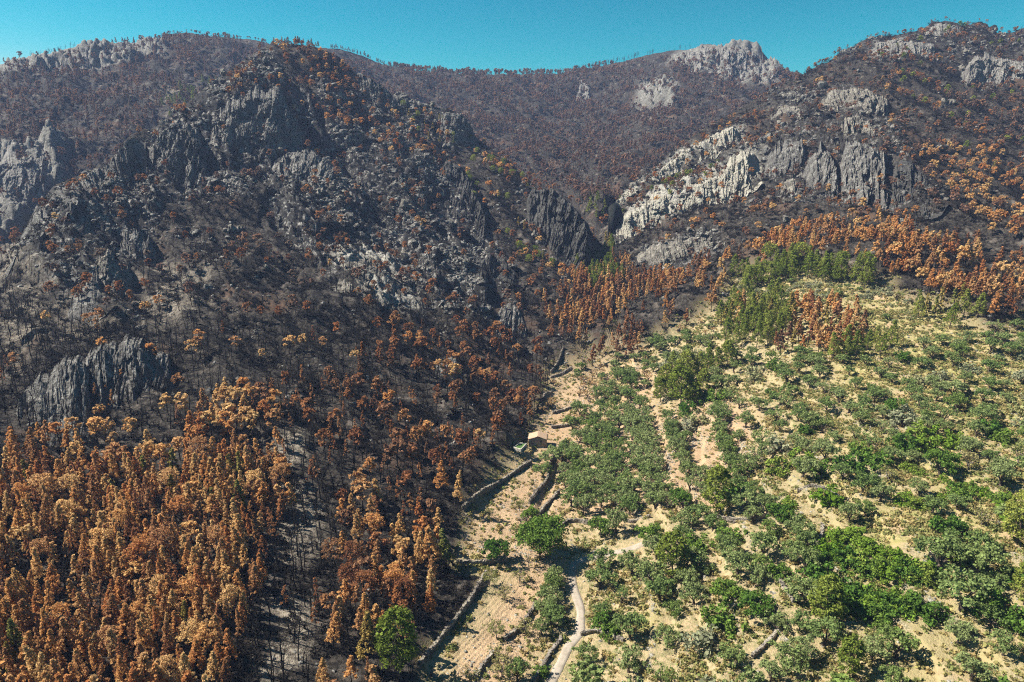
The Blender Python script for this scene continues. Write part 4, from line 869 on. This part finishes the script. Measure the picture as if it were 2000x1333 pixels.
crag('cliff', 'tall dark ribbed buttress in the middle of the right mountain, central of three', [(1636,345),(1654,296),(1676,276),(1700,290),(1724,318),(1736,352)], [(1638,396),(1656,408),(1678,414),(1702,418),(1726,422),(1738,414)], M_crag, .35, 6.5, 2.8, 51, jag=.9)
crag('cliff', 'dark ribbed buttress at the shadowed spur of the right mountain', [(1732,372),(1752,334),(1776,326),(1800,350),(1824,376),(1850,404)], [(1734,424),(1754,432),(1778,438),(1802,442),(1826,444),(1852,440)], M_shade_crag, .4, 6.5, 2.8, 52, jag=.9)
crag('cliff', 'narrow grey rock rib above the ribbed buttresses of the right mountain', [(1640,262),(1656,236),(1676,228),(1700,242),(1722,268)], [(1642,274),(1658,280),(1678,284),(1702,284),(1724,278)], M_crag2, .4, 5, 2, 53, jag=2)
crag('cliff', 'dark crag low in the brown forest at the foot of the right mountain', [(1556,440),(1578,418),(1604,414),(1630,430),(1650,450)], [(1558,452),(1580,462),(1606,466),(1632,464),(1652,458)], M_crag, .4, 5, 1.8, 54, jag=1.8)
crag('cliff', 'small pale rib in the dark slope left of the ribbed buttresses', [(1520,372),(1536,350),(1552,346),(1566,372)], [(1522,386),(1538,394),(1554,394),(1568,384)], M_crag2, .35, 4.5, 1.8, 55, jag=1.8)
crag('cliff', 'dark rock buttress high on the right mountain under its summit', [(1590,215),(1622,190),(1660,174),(1700,178),(1745,205)], [(1590,240),(1622,238),(1665,240),(1700,246),(1750,250)], M_crag2, .4, 6.0, 2.4, 6)
crag('cliff', 'grey rock rib on the left side of the right mountain', [(1500,232),(1520,215),(1550,208),(1572,225)], [(1500,255),(1525,258),(1550,256),(1575,252)], M_crag2, .4, 5.0, 1.8, 7)
crag('crag', 'upright dark crag on the left ridge crest', [(292,292),(318,258),(346,236),(372,252),(396,286),(408,330)], [(292,330),(320,345),(345,356),(372,372),(396,374),(410,352)], M_crag, .35, 7, 2.6, 8)
crag('crag', 'long dark rock wall along the falling left ridge', [(6,540),(40,462),(64,425),(110,374),(160,348),(205,326),(258,266),(285,280)], [(12,560),(60,520),(110,480),(150,440),(190,425),(230,400),(268,360),(288,330)], M_crag, .45, 9, 3.0, 9)
crag('boulder', 'pointed pale boulder crag standing on the ashy left slope', [(168,572),(188,520),(210,500),(236,528),(258,560),(272,582)], [(168,584),(190,592),(212,596),(238,596),(258,592),(274,586)], M_crag2, .30, 6, 1.4, 10, cat='boulder')
crag('boulder', 'rounded dark boulder below the pointed pale one on the left slope', [(124,632),(142,592),(180,567),(212,585),(236,626)], [(124,642),(150,652),(182,656),(212,650),(238,640)], M_crag, .30, 7, 1.2, 11, cat='boulder')
crag('crag', 'dark shaded rock face low on the left, its left half with a slanting crest', [(24,800),(48,768),(76,742),(96,748),(122,716),(150,706),(168,722),(190,760)], [(26,822),(60,842),(92,850),(120,858),(150,852),(178,838),(194,812)], M_crag, .3, 8, 2.4, 12, jag=1.1)
crag('crag', 'dark shaded rock face low on the left, its taller broken right half', [(150,742),(172,700),(205,676),(228,688),(250,668),(282,678),(300,704),(322,706),(345,752)], [(152,800),(180,820),(210,812),(240,806),(270,800),(300,784),(326,776),(348,770)], M_crag, .3, 8, 2.8, 44, jag=1.2)
crag('crag', 'small dark slab at the foot of the shaded rock face', [(70,850),(96,826),(130,818),(160,832),(190,856)], [(72,872),(100,880),(132,884),(162,878),(192,868)], M_crag, .35, 6, 1.6, 45, jag=1.5)
crag('crag', 'low broken ledge in the charred wood above the bright clump', [(385,650),(410,628),(440,632),(462,620),(490,650)], [(387,664),(412,668),(440,668),(464,664),(492,660)], M_crag, .35, 5, 1.4, 46, jag=1.6)
crag('crag', 'narrow rock rib above the pointed pale boulder', [(225,500),(242,462),(262,448),(290,470),(312,512)], [(227,514),(244,524),(266,526),(292,526),(314,520)], M_crag, .35, 6, 1.8, 47, jag=1.8)
crag('crag', 'broken dark rib on the ridge side left of the pale boulder', [(92,470),(118,440),(150,430),(178,446),(196,480)], [(94,486),(120,496),(150,500),(180,496),(198,488)], M_crag, .4, 7, 2.0, 48, jag=1.8)
crag('crag', 'dark rock face just under the crest left of the hilltop', [(398,262),(440,222),(500,192),(545,190),(572,225),(590,275)], [(400,296),(440,318),(500,322),(545,318),(575,318),(594,318)], M_crag, .4, 9, 3.2, 13)
crag('crag', 'dark rock buttress in the centre of the left hill face', [(520,332),(560,300),(610,292),(650,325),(692,372),(720,408)], [(522,352),(565,372),(610,398),(655,412),(695,425),(724,424)], M_crag, .4, 9, 2.8, 14)
crag('cliff', 'dark slanting cliff on the right flank of the left hill', [(850,352),(872,322),(898,326),(922,365),(942,410),(955,452)], [(852,385),(880,412),(902,440),(922,462),(942,470),(958,464)], M_shade_crag, .35, 6, 2.2, 15)
crag('cliff', 'dark square headed cliff standing over the gorge mouth', [(1022,420),(1040,370),(1078,370),(1114,396),(1142,432),(1156,492)], [(1022,455),(1050,478),(1080,505),(1110,530),(1134,548),(1158,545)], M_shade_crag, .2, 5.5, 2.4, 16)
crag('cliff', 'low dark cliff with hanging pines below the flank of the left hill', [(884,530),(915,500),(955,508),(995,535),(1030,572)], [(886,556),(915,580),(955,600),(995,598),(1032,582)], M_shade_crag, .35, 6, 2.2, 17)
crag('cliff', 'dark cliff band right behind the top of the left hill', [(684,160),(704,142),(736,160),(770,188),(806,200)], [(684,178),(706,198),(738,222),(772,244),(808,244)], M_crag, .4, 7, 2.4, 18)
crag('cliff', 'blocky dark cliff end on the falling crest left of the gorge', [(852,240),(872,220),(902,226),(922,252),(934,276)], [(852,272),(874,282),(902,292),(922,296),(936,290)], M_crag, .35, 6, 2.2, 19)
crag('crag', 'pale streaked rock slab low on the left hill face', [(638,560),(672,522),(715,512),(760,545),(800,590)], [(640,578),(675,596),(718,606),(760,620),(802,618)], M_crag2, .5, 6, 1.6, 20)
crag('crag', 'dark overhanging crag right of the pale streaked slab', [(800,590),(826,556),(860,560),(890,600)], [(800,612),(828,624),(860,628),(892,622)], M_crag, .35, 5, 1.8, 21)
crag('crag', 'small dark crag among charred trees above the farm', [(842,735),(862,702),(890,700),(912,735)], [(842,752),(866,762),(890,764),(914,752)], M_crag, .35, 4, 1.3, 22)
crag('crag', 'dark crag in the charred wood left of the gully stand', [(960,630),(985,605),(1012,612),(1035,645)], [(960,648),(986,664),(1012,664),(1037,656)], M_crag, .35, 4, 1.4, 23)
crag('cliff', 'big pale cliff at the left edge behind the falling ridge', [(-60,345),(0,322),(60,312),(110,314),(142,334)], [(-60,440),(0,438),(60,430),(110,400),(146,372)], M_farcl, .35, 10, 3, 24, far)
crag('cliff', 'pale overhanging cliff patch on the far left mountain', [(106,150),(140,128),(170,132),(190,150)], [(106,164),(140,170),(170,170),(192,162)], M_farcl, .3, 10, 2.5, 25, far)
crag('cliff', 'grey cliff band under the far left summit', [(196,126),(230,112),(270,112),(310,126),(350,130)], [(196,142),(230,146),(270,146),(310,146),(352,142)], M_farcl, .3, 12, 3, 26, far)
crag('cliff', 'jagged grey rock face of the distant peak right of centre', [(1320,140),(1345,104),(1380,96),(1430,100),(1470,106),(1500,128),(1540,154)], [(1320,158),(1350,164),(1390,170),(1430,178),(1470,180),(1505,180),(1540,168)], M_farcl, .4, 16, 5, 27, far)
crag('crag', 'blue grey knob on the slope below the distant peak', [(1264,222),(1278,190),(1300,190),(1318,222)], [(1264,234),(1280,240),(1300,240),(1320,234)], M_farcl, .35, 8, 2.5, 28, far)
crag('crag', 'second grey knob left of the blue grey one on the far slope', [(1118,196),(1132,178),(1150,180),(1164,200)], [(1118,206),(1134,212),(1150,212),(1166,206)], M_farcl, .35, 8, 2.5, 29, far)
crag('cliff', 'pale vertical cliff under the right skyline ridge', [(1690,106),(1720,84),(1760,80),(1800,86),(1840,98)], [(1692,118),(1720,118),(1760,122),(1800,126),(1842,120)], M_farcl, .3, 9, 2.4, 30, near)
crag('cliff', 'second pale cliff lower at the right edge under the skyline', [(1876,138),(1910,116),(1960,118),(2020,130)], [(1876,150),(1910,158),(1960,162),(2020,160)], M_farcl, .3, 9, 2.4, 31, near)
crag('crag', 'bare golden dome of rock on the right summit', [(1800,66),(1822,50),(1845,46),(1872,54),(1885,66)], [(1800,76),(1824,82),(1846,84),(1870,80),(1886,74)], M_farcl, .5, 12, 1.6, 32, near)
# loose stones over the rocky slopes and burnt scrub over the black ground
def hull(r, k=13):
    b = bmesh.new(); q = r.normal(size=(k, 3)); q /= np.linalg.norm(q, axis=1)[:, None]; q *= [1, .75, .7]
    for p_ in q: b.verts.new(p_)
    h_ = bmesh.ops.convex_hull(b, input=b.verts); bmesh.ops.triangulate(b, faces=b.faces); b.verts.index_update()
    v = np.array([p_.co[:] for p_ in b.verts]); f = np.array([[p_.index for p_ in f_.verts] for f_ in b.faces]); b.free(); return v, f
def outcrop(seed):
    r = R_(seed); parts = []
    for i in range(6):
        v, f = hull(r); th = r.random() * 6.28; s_ = .35 + .6 * r.random(); parts.append((v * s_ * [1, 1, 1.0 + .7 * r.random()] + [.9 * math.cos(th) * (i > 0) * r.random() * 1.3, .7 * math.sin(th) * (i > 0), .1 * r.normal()], f))
    v, f = merge(parts); return fast_mesh('outcrop', v, f, None, False)
def rockmesh(seed):
    b = bmesh.new(); bmesh.ops.create_icosphere(b, subdivisions=2, radius=1)
    v = np.array([q.co[:] for q in b.verts]); d = 1 + .45 * n3(v * 1.3, seed) + .2 * n3(v * 3, seed + 5); d = d[:, None] * v * np.array([1, .8, .6])
    f = np.array([[q.index for q in f_.verts] for f_ in b.faces]); b.free(); return fast_mesh('stone', d, f, None, False)
RK = [rockmesh(s_) for s_ in range(5)]; RKP = [m_.copy() for m_ in RK]
M_pst = rock_mat('ash_grey_stone', (.055,.052,.047), (.15,.14,.125), (.30,.285,.26))
for m_ in RK: m_.materials.append(M_pst)
for m_ in RKP: m_.materials.append(M_cliff)
def strew(w, n, rmin=0):
    ar = np.maximum(cellA * w[:-1, :-1], 0).ravel(); ci = rng.choice(len(ar), n, p=ar / ar.sum()); r_, c_ = ci // (NU - 1), ci % (NU - 1); a, b = rng.random((n, 1)), rng.random((n, 1))
    return (P[r_, c_] * (1 - a) + P[r_ + 1, c_] * a) * (1 - b) + (P[r_, c_ + 1] * (1 - a) + P[r_ + 1, c_ + 1] * a) * b
clump = sstep(-.15, .5, fbm2(X / 28, Y / 28, 3, 150)); tone2 = lambda n: 0.35 + 1.5 * rng.random(n) ** 3
pt = strew(near_m * wild * (.12 + rock * 1.4 + .4 * ash) * np.where(Ug > 1200, .22, 1.0) * (.04 + clump ** 2), 15000); sz = .72 * tone2(len(pt)) * np.clip(pt[:, 1] / 330, .45, 1.3)
mass('scattered_rocks', [(p_[0], p_[1], p_[2], s_, s_ * .9, rng.random() * 6.28, rng.normal() * .3, rng.normal() * .3, rng.integers(5)) for p_, s_ in zip(pt, sz)], RK)
OC = [outcrop(950 + i) for i in range(8)]
for i, m_ in enumerate(OC): m_.materials.append(M_crag if i < 5 else M_crag2)
pt = strew(near_m * wild * (rock * (.1 + clump) + .12 * clump * (Y > 150)), 1500); sz = (.8 + 2.6 * rng.random(len(pt)) ** 2.2) * np.clip(pt[:, 1] / 330, .5, 1.4)
mass('rock_outcrops', [(p_[0], p_[1], p_[2], s_, s_ * .9, math.radians(-52) + rng.normal() * .5, rng.normal() * .25, rng.normal() * .25, rng.integers(8)) for p_, s_ in zip(pt, sz)], OC)
SCR = []
for i in range(4):
    a_, b_ = charred_parts(R_(700 + i), 2.2, 14, 2); v, q = merge([a_, b_]); m_ = fast_mesh('burnt_scrub', v * [1.2, 1.2, .8], q, M_char, False); SCR.append(m_)
for i in range(3):
    _, b_ = bush_parts(R_(720 + i), 1.6, 1.4, 12, 10, .2); SCR.append(fast_mesh('burnt_scrub', b_[0], b_[1], M_charleaf if 'M_charleaf' in globals() else M_char, False))
pt = strew(near_m * wild * (1 - .45 * ash) * (1 - .4 * rock) * (.2 + sstep(-.3, .4, fbm2(X / 20, Y / 20, 3, 160))), 24000); sz = .45 + .75 * rng.random(len(pt)); 
mass('burnt_scrub', [(p_[0], p_[1], p_[2] - .1, s_ * 1.1, s_, rng.random() * 6.28, 0, 0, rng.integers(7)) for p_, s_ in zip(pt, sz)], SCR)
pt = strew(near_m * farm_soft * (Y < 300) * (.2 + .8 * bare + riser_m * 6) * (.1 + sstep(-.1, .5, fbm2(X / 9, Y / 9, 3, 175))), 14000); sz = .10 + .32 * rng.random(len(pt)) ** 3
mass('field_stones', [(p_[0], p_[1], p_[2], s_, s_ * .9, rng.random() * 6.28, 0, 0, rng.integers(5)) for p_, s_ in zip(pt, sz)], RKP)
TF = []
M_tuft = leaf_mat('dry_grass', [(.36,.27,.12),(.30,.25,.10),(.22,.22,.08),(.16,.19,.06)])
for i in range(4):
    v, q = leaves([(0, 0, .15, .45), (.3, .2, .15, .35), (-.2, .3, .12, .4)], 9, .2, R_(740 + i)); v[:, 2] = np.abs(v[:, 2]); TF.append(fast_mesh('tuft', v, q, M_tuft, False))
pt = strew(near_m * farm_soft * (1 - field) * (.2 + .9 * (1 - bare) * sstep(-.3, .5, fbm2(X / 14, Y / 14, 3, 170)) + .4 * grass), 34000); uq, vq, _ = project(pt)
keep = ~inpoly(uq, vq, CLEAR[5]); pt = pt[keep]; sz = .5 + 1.1 * rng.random(len(pt)) ** 2
mass('dry_grass', [(p_[0], p_[1], p_[2] - .05, s_, s_, rng.random() * 6.28, 0, 0, rng.integers(4)) for p_, s_ in zip(pt, sz)], TF)
# ------------------------------------------------------------------ walls, track, hut, water basin
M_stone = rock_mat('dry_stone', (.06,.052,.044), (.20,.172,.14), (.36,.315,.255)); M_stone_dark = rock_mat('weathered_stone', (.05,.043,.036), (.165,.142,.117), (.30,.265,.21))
BOX = np.array([(x, y, z) for x in (-.5, .5) for y in (-.5, .5) for z in (-.5, .5)]); BQ = np.array([(0, 1, 3, 2), (4, 6, 7, 5), (0, 4, 5, 1), (2, 3, 7, 6), (0, 2, 6, 4), (1, 5, 7, 3)])
def boxes(cs, dx, dims, r):
    """cs centres, dx unit tangents, dims sizes: rough stones"""
    n = len(cs); nx = np.stack([-dx[:, 1], dx[:, 0], 0 * dx[:, 0]], 1); up = np.array([0, 0, 1.])
    loc = BOX[None] * dims[:, None] * (1 + .22 * r.normal(size=(n, 8, 1)).clip(-1, 1) * .6)
    v = cs[:, None] + loc[..., :1] * dx[:, None] + loc[..., 1:2] * nx[:, None] + loc[..., 2:] * up
    return v.reshape(-1, 3), (BQ[None] + 8 * np.arange(n)[:, None, None]).reshape(-1, 4)
def ground_z(x, y):
    p = np.array([x, y, 0.0]); z = 0
    for _ in range(6): u, v, _d = project(np.array([x, y, z])); z = near(np.array([u]), np.array([min(v, 1555)]))[0, 2]
    return z
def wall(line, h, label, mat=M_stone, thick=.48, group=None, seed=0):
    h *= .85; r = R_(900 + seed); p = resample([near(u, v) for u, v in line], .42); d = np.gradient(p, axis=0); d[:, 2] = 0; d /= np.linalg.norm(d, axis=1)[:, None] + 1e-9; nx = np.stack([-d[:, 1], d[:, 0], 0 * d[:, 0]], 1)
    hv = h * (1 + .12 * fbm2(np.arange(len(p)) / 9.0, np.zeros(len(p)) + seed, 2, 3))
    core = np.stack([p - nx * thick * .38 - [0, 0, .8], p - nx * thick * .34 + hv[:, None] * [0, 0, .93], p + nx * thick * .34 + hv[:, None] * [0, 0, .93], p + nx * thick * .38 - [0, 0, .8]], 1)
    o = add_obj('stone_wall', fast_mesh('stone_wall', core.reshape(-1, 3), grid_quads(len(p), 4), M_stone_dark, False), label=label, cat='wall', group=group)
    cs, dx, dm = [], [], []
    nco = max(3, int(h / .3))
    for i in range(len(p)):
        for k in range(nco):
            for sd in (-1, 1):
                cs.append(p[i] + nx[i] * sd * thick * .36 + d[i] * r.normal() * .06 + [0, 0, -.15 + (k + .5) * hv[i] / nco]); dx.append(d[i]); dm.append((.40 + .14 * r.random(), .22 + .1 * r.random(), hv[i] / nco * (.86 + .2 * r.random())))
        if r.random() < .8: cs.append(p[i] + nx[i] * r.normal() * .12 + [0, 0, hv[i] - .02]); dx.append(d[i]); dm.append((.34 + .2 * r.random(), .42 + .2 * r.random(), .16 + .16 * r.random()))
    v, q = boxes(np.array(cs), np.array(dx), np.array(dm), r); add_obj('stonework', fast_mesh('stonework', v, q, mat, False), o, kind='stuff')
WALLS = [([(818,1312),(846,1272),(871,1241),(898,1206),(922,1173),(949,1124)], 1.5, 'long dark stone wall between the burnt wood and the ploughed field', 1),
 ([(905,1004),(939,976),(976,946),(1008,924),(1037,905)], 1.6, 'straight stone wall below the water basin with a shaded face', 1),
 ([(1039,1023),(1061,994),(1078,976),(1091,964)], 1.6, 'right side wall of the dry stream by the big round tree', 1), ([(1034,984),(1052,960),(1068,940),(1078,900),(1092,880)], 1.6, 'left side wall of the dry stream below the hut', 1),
 ([(893,1098),(930,1103),(960,1101),(990,1097)], 1.3, 'short crosswise wall at the top of the ploughed field', 1), ([(986,1250),(1008,1236),(1022,1222),(1036,1200),(1044,1184)], 1.0, 'low terrace wall right of the furrows', 0),
 ([(928,1326),(942,1306),(962,1280)], 1.0, 'lowest terrace wall by the furrows near the bottom edge', 0), ([(1057,1230),(1070,1218),(1078,1198)], .9, 'small terrace wall left of the concrete track', 0),
 ([(1136,1240),(1163,1236),(1190,1241),(1217,1256)], .9, 'curved terrace wall right of the concrete track', 0), ([(1040,1338),(1058,1308),(1072,1282),(1096,1250)], .9, 'retaining wall along the left edge of the concrete track', 0),
 ([(1076,738),(1094,733),(1115,722)], 1.1, 'uppermost terrace wall on the singed terraces', 0), ([(1080,808),(1104,802),(1129,792)], 1.1, 'middle terrace wall on the singed terraces', 0), ([(1078,836),(1104,833),(1134,824)], 1.1, 'lowest terrace wall on the singed terraces', 0),
 ([(1056,800),(1060,784),(1066,776),(1078,768)], 1.0, 'pale curved wall at the foot of the black slope', 0), ([(1076,730),(1088,716),(1100,700)], 1.6, 'stone bank climbing beside the black slope', 0),
 ([(1095,1030),(1108,1022),(1130,1020),(1150,1024)], 1.2, 'terrace wall right of the big round tree', 0), ([(1190,1010),(1230,1018),(1268,1012)], .9, 'terrace wall under the dark glossy tree', 0),
 ([(1470,1290),(1500,1255),(1520,1235)], 1.0, 'crumbling terrace wall in the lower right olives', 0), ([(1506,1118),(1528,1148),(1548,1180)], 1.0, 'pale rubble wall through the thicket', 0), ([(1560,960),(1590,955),(1620,962),(1640,975)], 1.0, 'terrace wall above the bright bushes', 0), ([(1570,1100),(1600,1060),(1606,1030)], 1.0, 'stone bank at the left end of the yellow terrace', 0),
 ([(1380,1010),(1440,1020),(1500,1012)], .8, 'low wall under the tall dark green pine', 0)]
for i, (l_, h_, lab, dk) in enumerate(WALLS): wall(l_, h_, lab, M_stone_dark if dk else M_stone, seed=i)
# the concrete track
def concrete():
    m, nt, out = new_mat('concrete'); co = N(nt, 'ShaderNodeNewGeometry').outputs['Position']; c = mixc(nt, ramp(nt, noise(nt, co, .5, 4), .4, .65), (.33,.285,.23), (.26,.22,.17)); c = mixc(nt, ramp(nt, noise(nt, co, 4, 3), .5, .7), c, (.22,.185,.15))
    principled(nt, out, c, .9, noise(nt, co, 5, 3), .3, .05); return m
M_conc = concrete()
d = np.gradient(track, axis=0); d[:, 2] = 0; d /= np.linalg.norm(d, axis=1)[:, None]; nx = np.stack([-d[:, 1], d[:, 0], 0 * d[:, 0]], 1); wd = .95 + .12 * fbm2(np.arange(len(track)) / 6.0, np.zeros(len(track)), 2, 9)
rows_ = np.stack([track + nx * (k * wd)[:, None] + [0, 0, z_] for k, z_ in ((-1.12, -.25), (-1, .05), (-.35, .07), (.35, .07), (1, .05), (1.12, -.25))], 1)
add_obj('track', fast_mesh('track', rows_.reshape(-1, 3), grid_quads(len(track), 6), M_conc, True), kind='structure')
# the stone hut
def hut_wall_mat():
    m, nt, out = new_mat('hut_masonry'); co = N(nt, 'ShaderNodeTexCoord').outputs['Object']; v_ = N(nt, 'ShaderNodeTexVoronoi'); v_.inputs['Scale'].default_value = 3.2; nt.links.new(co, v_.inputs['Vector'])
    c = mixc(nt, ramp(nt, noise(nt, co, 1.2, 4), .4, .62), (.24,.18,.125), (.33,.275,.215)); c2 = mixc(nt, .4, c, v_.outputs['Color'], 'SOFT_LIGHT'); c2 = mixc(nt, ramp(nt, noise(nt, co, .7, 3), .55, .7), c2, (.15,.12,.095))
    principled(nt, out, c2, .95, v_.outputs['Distance'], .8, .12); return m
M_hut = hut_wall_mat(); M_tile = bark_mat('old_clay_tiles', (.36,.25,.165), (.43,.31,.215)); M_dark = bark_mat('dark_wood', (.035,.028,.022), (.06,.048,.038))
HW, HD, HH, HR = 6.0, 4.4, 3.0, 1.05
hut = bpy.data.objects.new('stone_hut', None); COL.objects.link(hut); hut['label'] = 'small square stone hut with tiled gable roof at the foot of the black slope'; hut['category'] = 'hut'
hp = near(1050, 874); hut.location = hp; hut.rotation_euler = (0, 0, math.radians(-5))
# front wall with a real opening for the window; walls are shells 0.45 m thick
def cells(rects, y0, y1):
    out = []
    for (x0, x1, z0, z1) in rects:
        v = np.array([(x, y, z) for x in (x0, x1) for y in (y0, y1) for z in (z0, z1)], float); out.append((v, BQ))
    return out
wx0, wx1, wz0, wz1 = .75, 1.35, 1.95, 2.65
front = cells([(-HW/2, wx0, -.8, HH), (wx1, HW/2, -.8, HH), (wx0, wx1, -.8, wz0), (wx0, wx1, wz1, HH)], 0, .45)
gab = (np.array([(-HW/2, 0, HH), (HW/2, 0, HH), (0, 0, HH + HR), (-HW/2, .45, HH), (HW/2, .45, HH), (0, .45, HH + HR)]), np.array([(0, 1, 2, 2), (3, 5, 4, 4), (0, 2, 5, 3), (1, 4, 5, 2)]))
def poly_mesh(name, v, f, mat): m_ = bpy.data.meshes.new(name); m_.from_pydata([tuple(q) for q in v], [], [tuple(dict.fromkeys(int(k) for k in q)) for q in f]); m_.materials.append(mat); m_.update(); return m_
v, q = merge(front + [gab]); add_obj('front_wall', poly_mesh('front_wall', v, q, M_hut), hut)
v, q = merge(cells([(-HW/2, HW/2, -.8, HH)], HD - .45, HD) + [(gab[0] + [0, HD - .45, 0], gab[1])]); add_obj('back_wall', poly_mesh('back_wall', v, q, M_hut), hut)
for sd in (-1, 1):
    v, q = merge(cells([(min(sd * HW/2, sd * (HW/2 - .45)), max(sd * HW/2, sd * (HW/2 - .45)), -.8, HH)], .453, HD - .453)); add_obj('side_wall', poly_mesh('side_wall', v, q, M_hut), hut)
    # one slope of barrel tiles: rows run down the slope
    prof, nrow = [], 19; y0, y1 = -.22, HD + .22; e = HW/2 + .28; zt = HH + HR + .06; ze = HH - HR * .28 / (HW/2) + .06; vs_ = []
    cols_ = np.linspace(y0, y1, nrow * 4 + 1); rowsn = 9
    for j in range(rowsn + 1):
        t_ = j / rowsn
        for i, y in enumerate(cols_): a_ = i / 4 * 2 * math.pi; vs_.append((sd * e * t_, y, zt + (ze - zt) * t_ + .055 * math.cos(a_) + .03 * ((j * 7 + i * 3) % 5) / 5))
    g_ = grid_quads(rowsn + 1, len(cols_)); rs = add_obj('roof_slope', fast_mesh('roof_slope', np.array(vs_), g_, M_tile, True), hut); md = rs.modifiers.new('thick', 'SOLIDIFY'); md.thickness = .1; md.offset = -1
for k in range(12):
    y = -.22 + (HD + .44) * (k + .5) / 12; cv, cq = tube([(0, y - .21, HH + HR + .1), (0, y + .21, HH + HR + .13)], [.15, .13], 8)
    if k == 0: ridge_m = fast_mesh('ridge_tile', cv - [0, y, 0], cq, M_tile, True)
    add_obj('ridge_tile', ridge_m, hut).location = (0, y, 0)
wn_ = add_obj('window', poly_mesh('window', *merge(cells([(wx0, wx0 + .07, wz0, wz1), (wx1 - .07, wx1, wz0, wz1), (wx0 + .07, wx1 - .07, wz0, wz0 + .07), (wx0 + .07, wx1 - .07, wz1 - .07, wz1)], .20, .28)), M_dark), hut)
add_obj('shutter', poly_mesh('shutter', *merge(cells([(wx0 + .07, wx1 - .07, wz0 + .07, wz1 - .07)], .24, .27)), M_dark), wn_)
add_obj('lintel', poly_mesh('lintel', *merge(cells([(wx0 - .2, wx1 + .2, wz1 + .004, wz1 + .2)], -.03, .1)), M_stone), hut)
# the irrigation basin
M_rim = bark_mat('pale_render', (.40,.36,.30), (.52,.48,.41))
def water_mat():
    m, nt, out = new_mat('green_water'); co = N(nt, 'ShaderNodeNewGeometry').outputs['Position']; principled(nt, out, mixc(nt, ramp(nt, noise(nt, co, .9, 3), .35, .65), (.055,.105,.022), (.085,.15,.035)), .18, noise(nt, co, 3, 2), .1, .02); return m
bs = bpy.data.objects.new('water_basin', None); COL.objects.link(bs); bs['label'] = 'low walled irrigation basin of green water beside the stone hut'; bs['category'] = 'basin'
pc = np.array([near(u, v) for u, v in [(1001.5, 885), (1015.6, 877.5), (1029, 879.5), (1017.4, 891.5)]]); cen = pc.mean(0); zb = pc[:, 2].max(); bs.location = cen
zt = zb + 1.0 - cen[2]
for i in range(4):
    a, b = pc[i] - cen, pc[(i + 1) % 4] - cen; a2, b2 = a * .84, b * .84; lo = -1.2
    v = [(a[0], a[1], lo), (b[0], b[1], lo), (b[0], b[1], zt), (a[0], a[1], zt), (a2[0], a2[1], lo), (b2[0], b2[1], lo), (b2[0], b2[1], zt), (a2[0], a2[1], zt)]
    add_obj('basin_wall', poly_mesh('basin_wall', v, [(0, 1, 2, 3), (5, 4, 7, 6), (3, 2, 6, 7), (0, 4, 5, 1), (0, 3, 7, 4), (1, 5, 6, 2)], M_rim), bs)
add_obj('water', poly_mesh('water', [(q_[0] * .85 - cen[0] * .85, q_[1] * .85 - cen[1] * .85, zt - .25) for q_ in pc], [(0, 1, 2, 3)], water_mat()), bs)
hz, nt, out = new_mat('haze'); pv = N(nt, 'ShaderNodeVolumePrincipled'); pv.inputs['Color'].default_value = (.46, .60, 1, 1); pv.inputs['Density'].default_value = .00012; pv.inputs['Anisotropy'].default_value = .1
nt.links.new(pv.outputs[0], out.inputs['Volume'])
lo, hi = P.reshape(-1, 3).min(0), P.reshape(-1, 3).max(0)
x0, x1, y0, y1, z0, z1 = -7200, 7200, -7200, 7300, -64, float(hi[2]) + 40
add_obj('haze', poly_mesh('haze', [(x, y, z) for x in (x0, x1) for y in (y0, y1) for z in (z0, z1)], BQ, hz), kind='stuff')
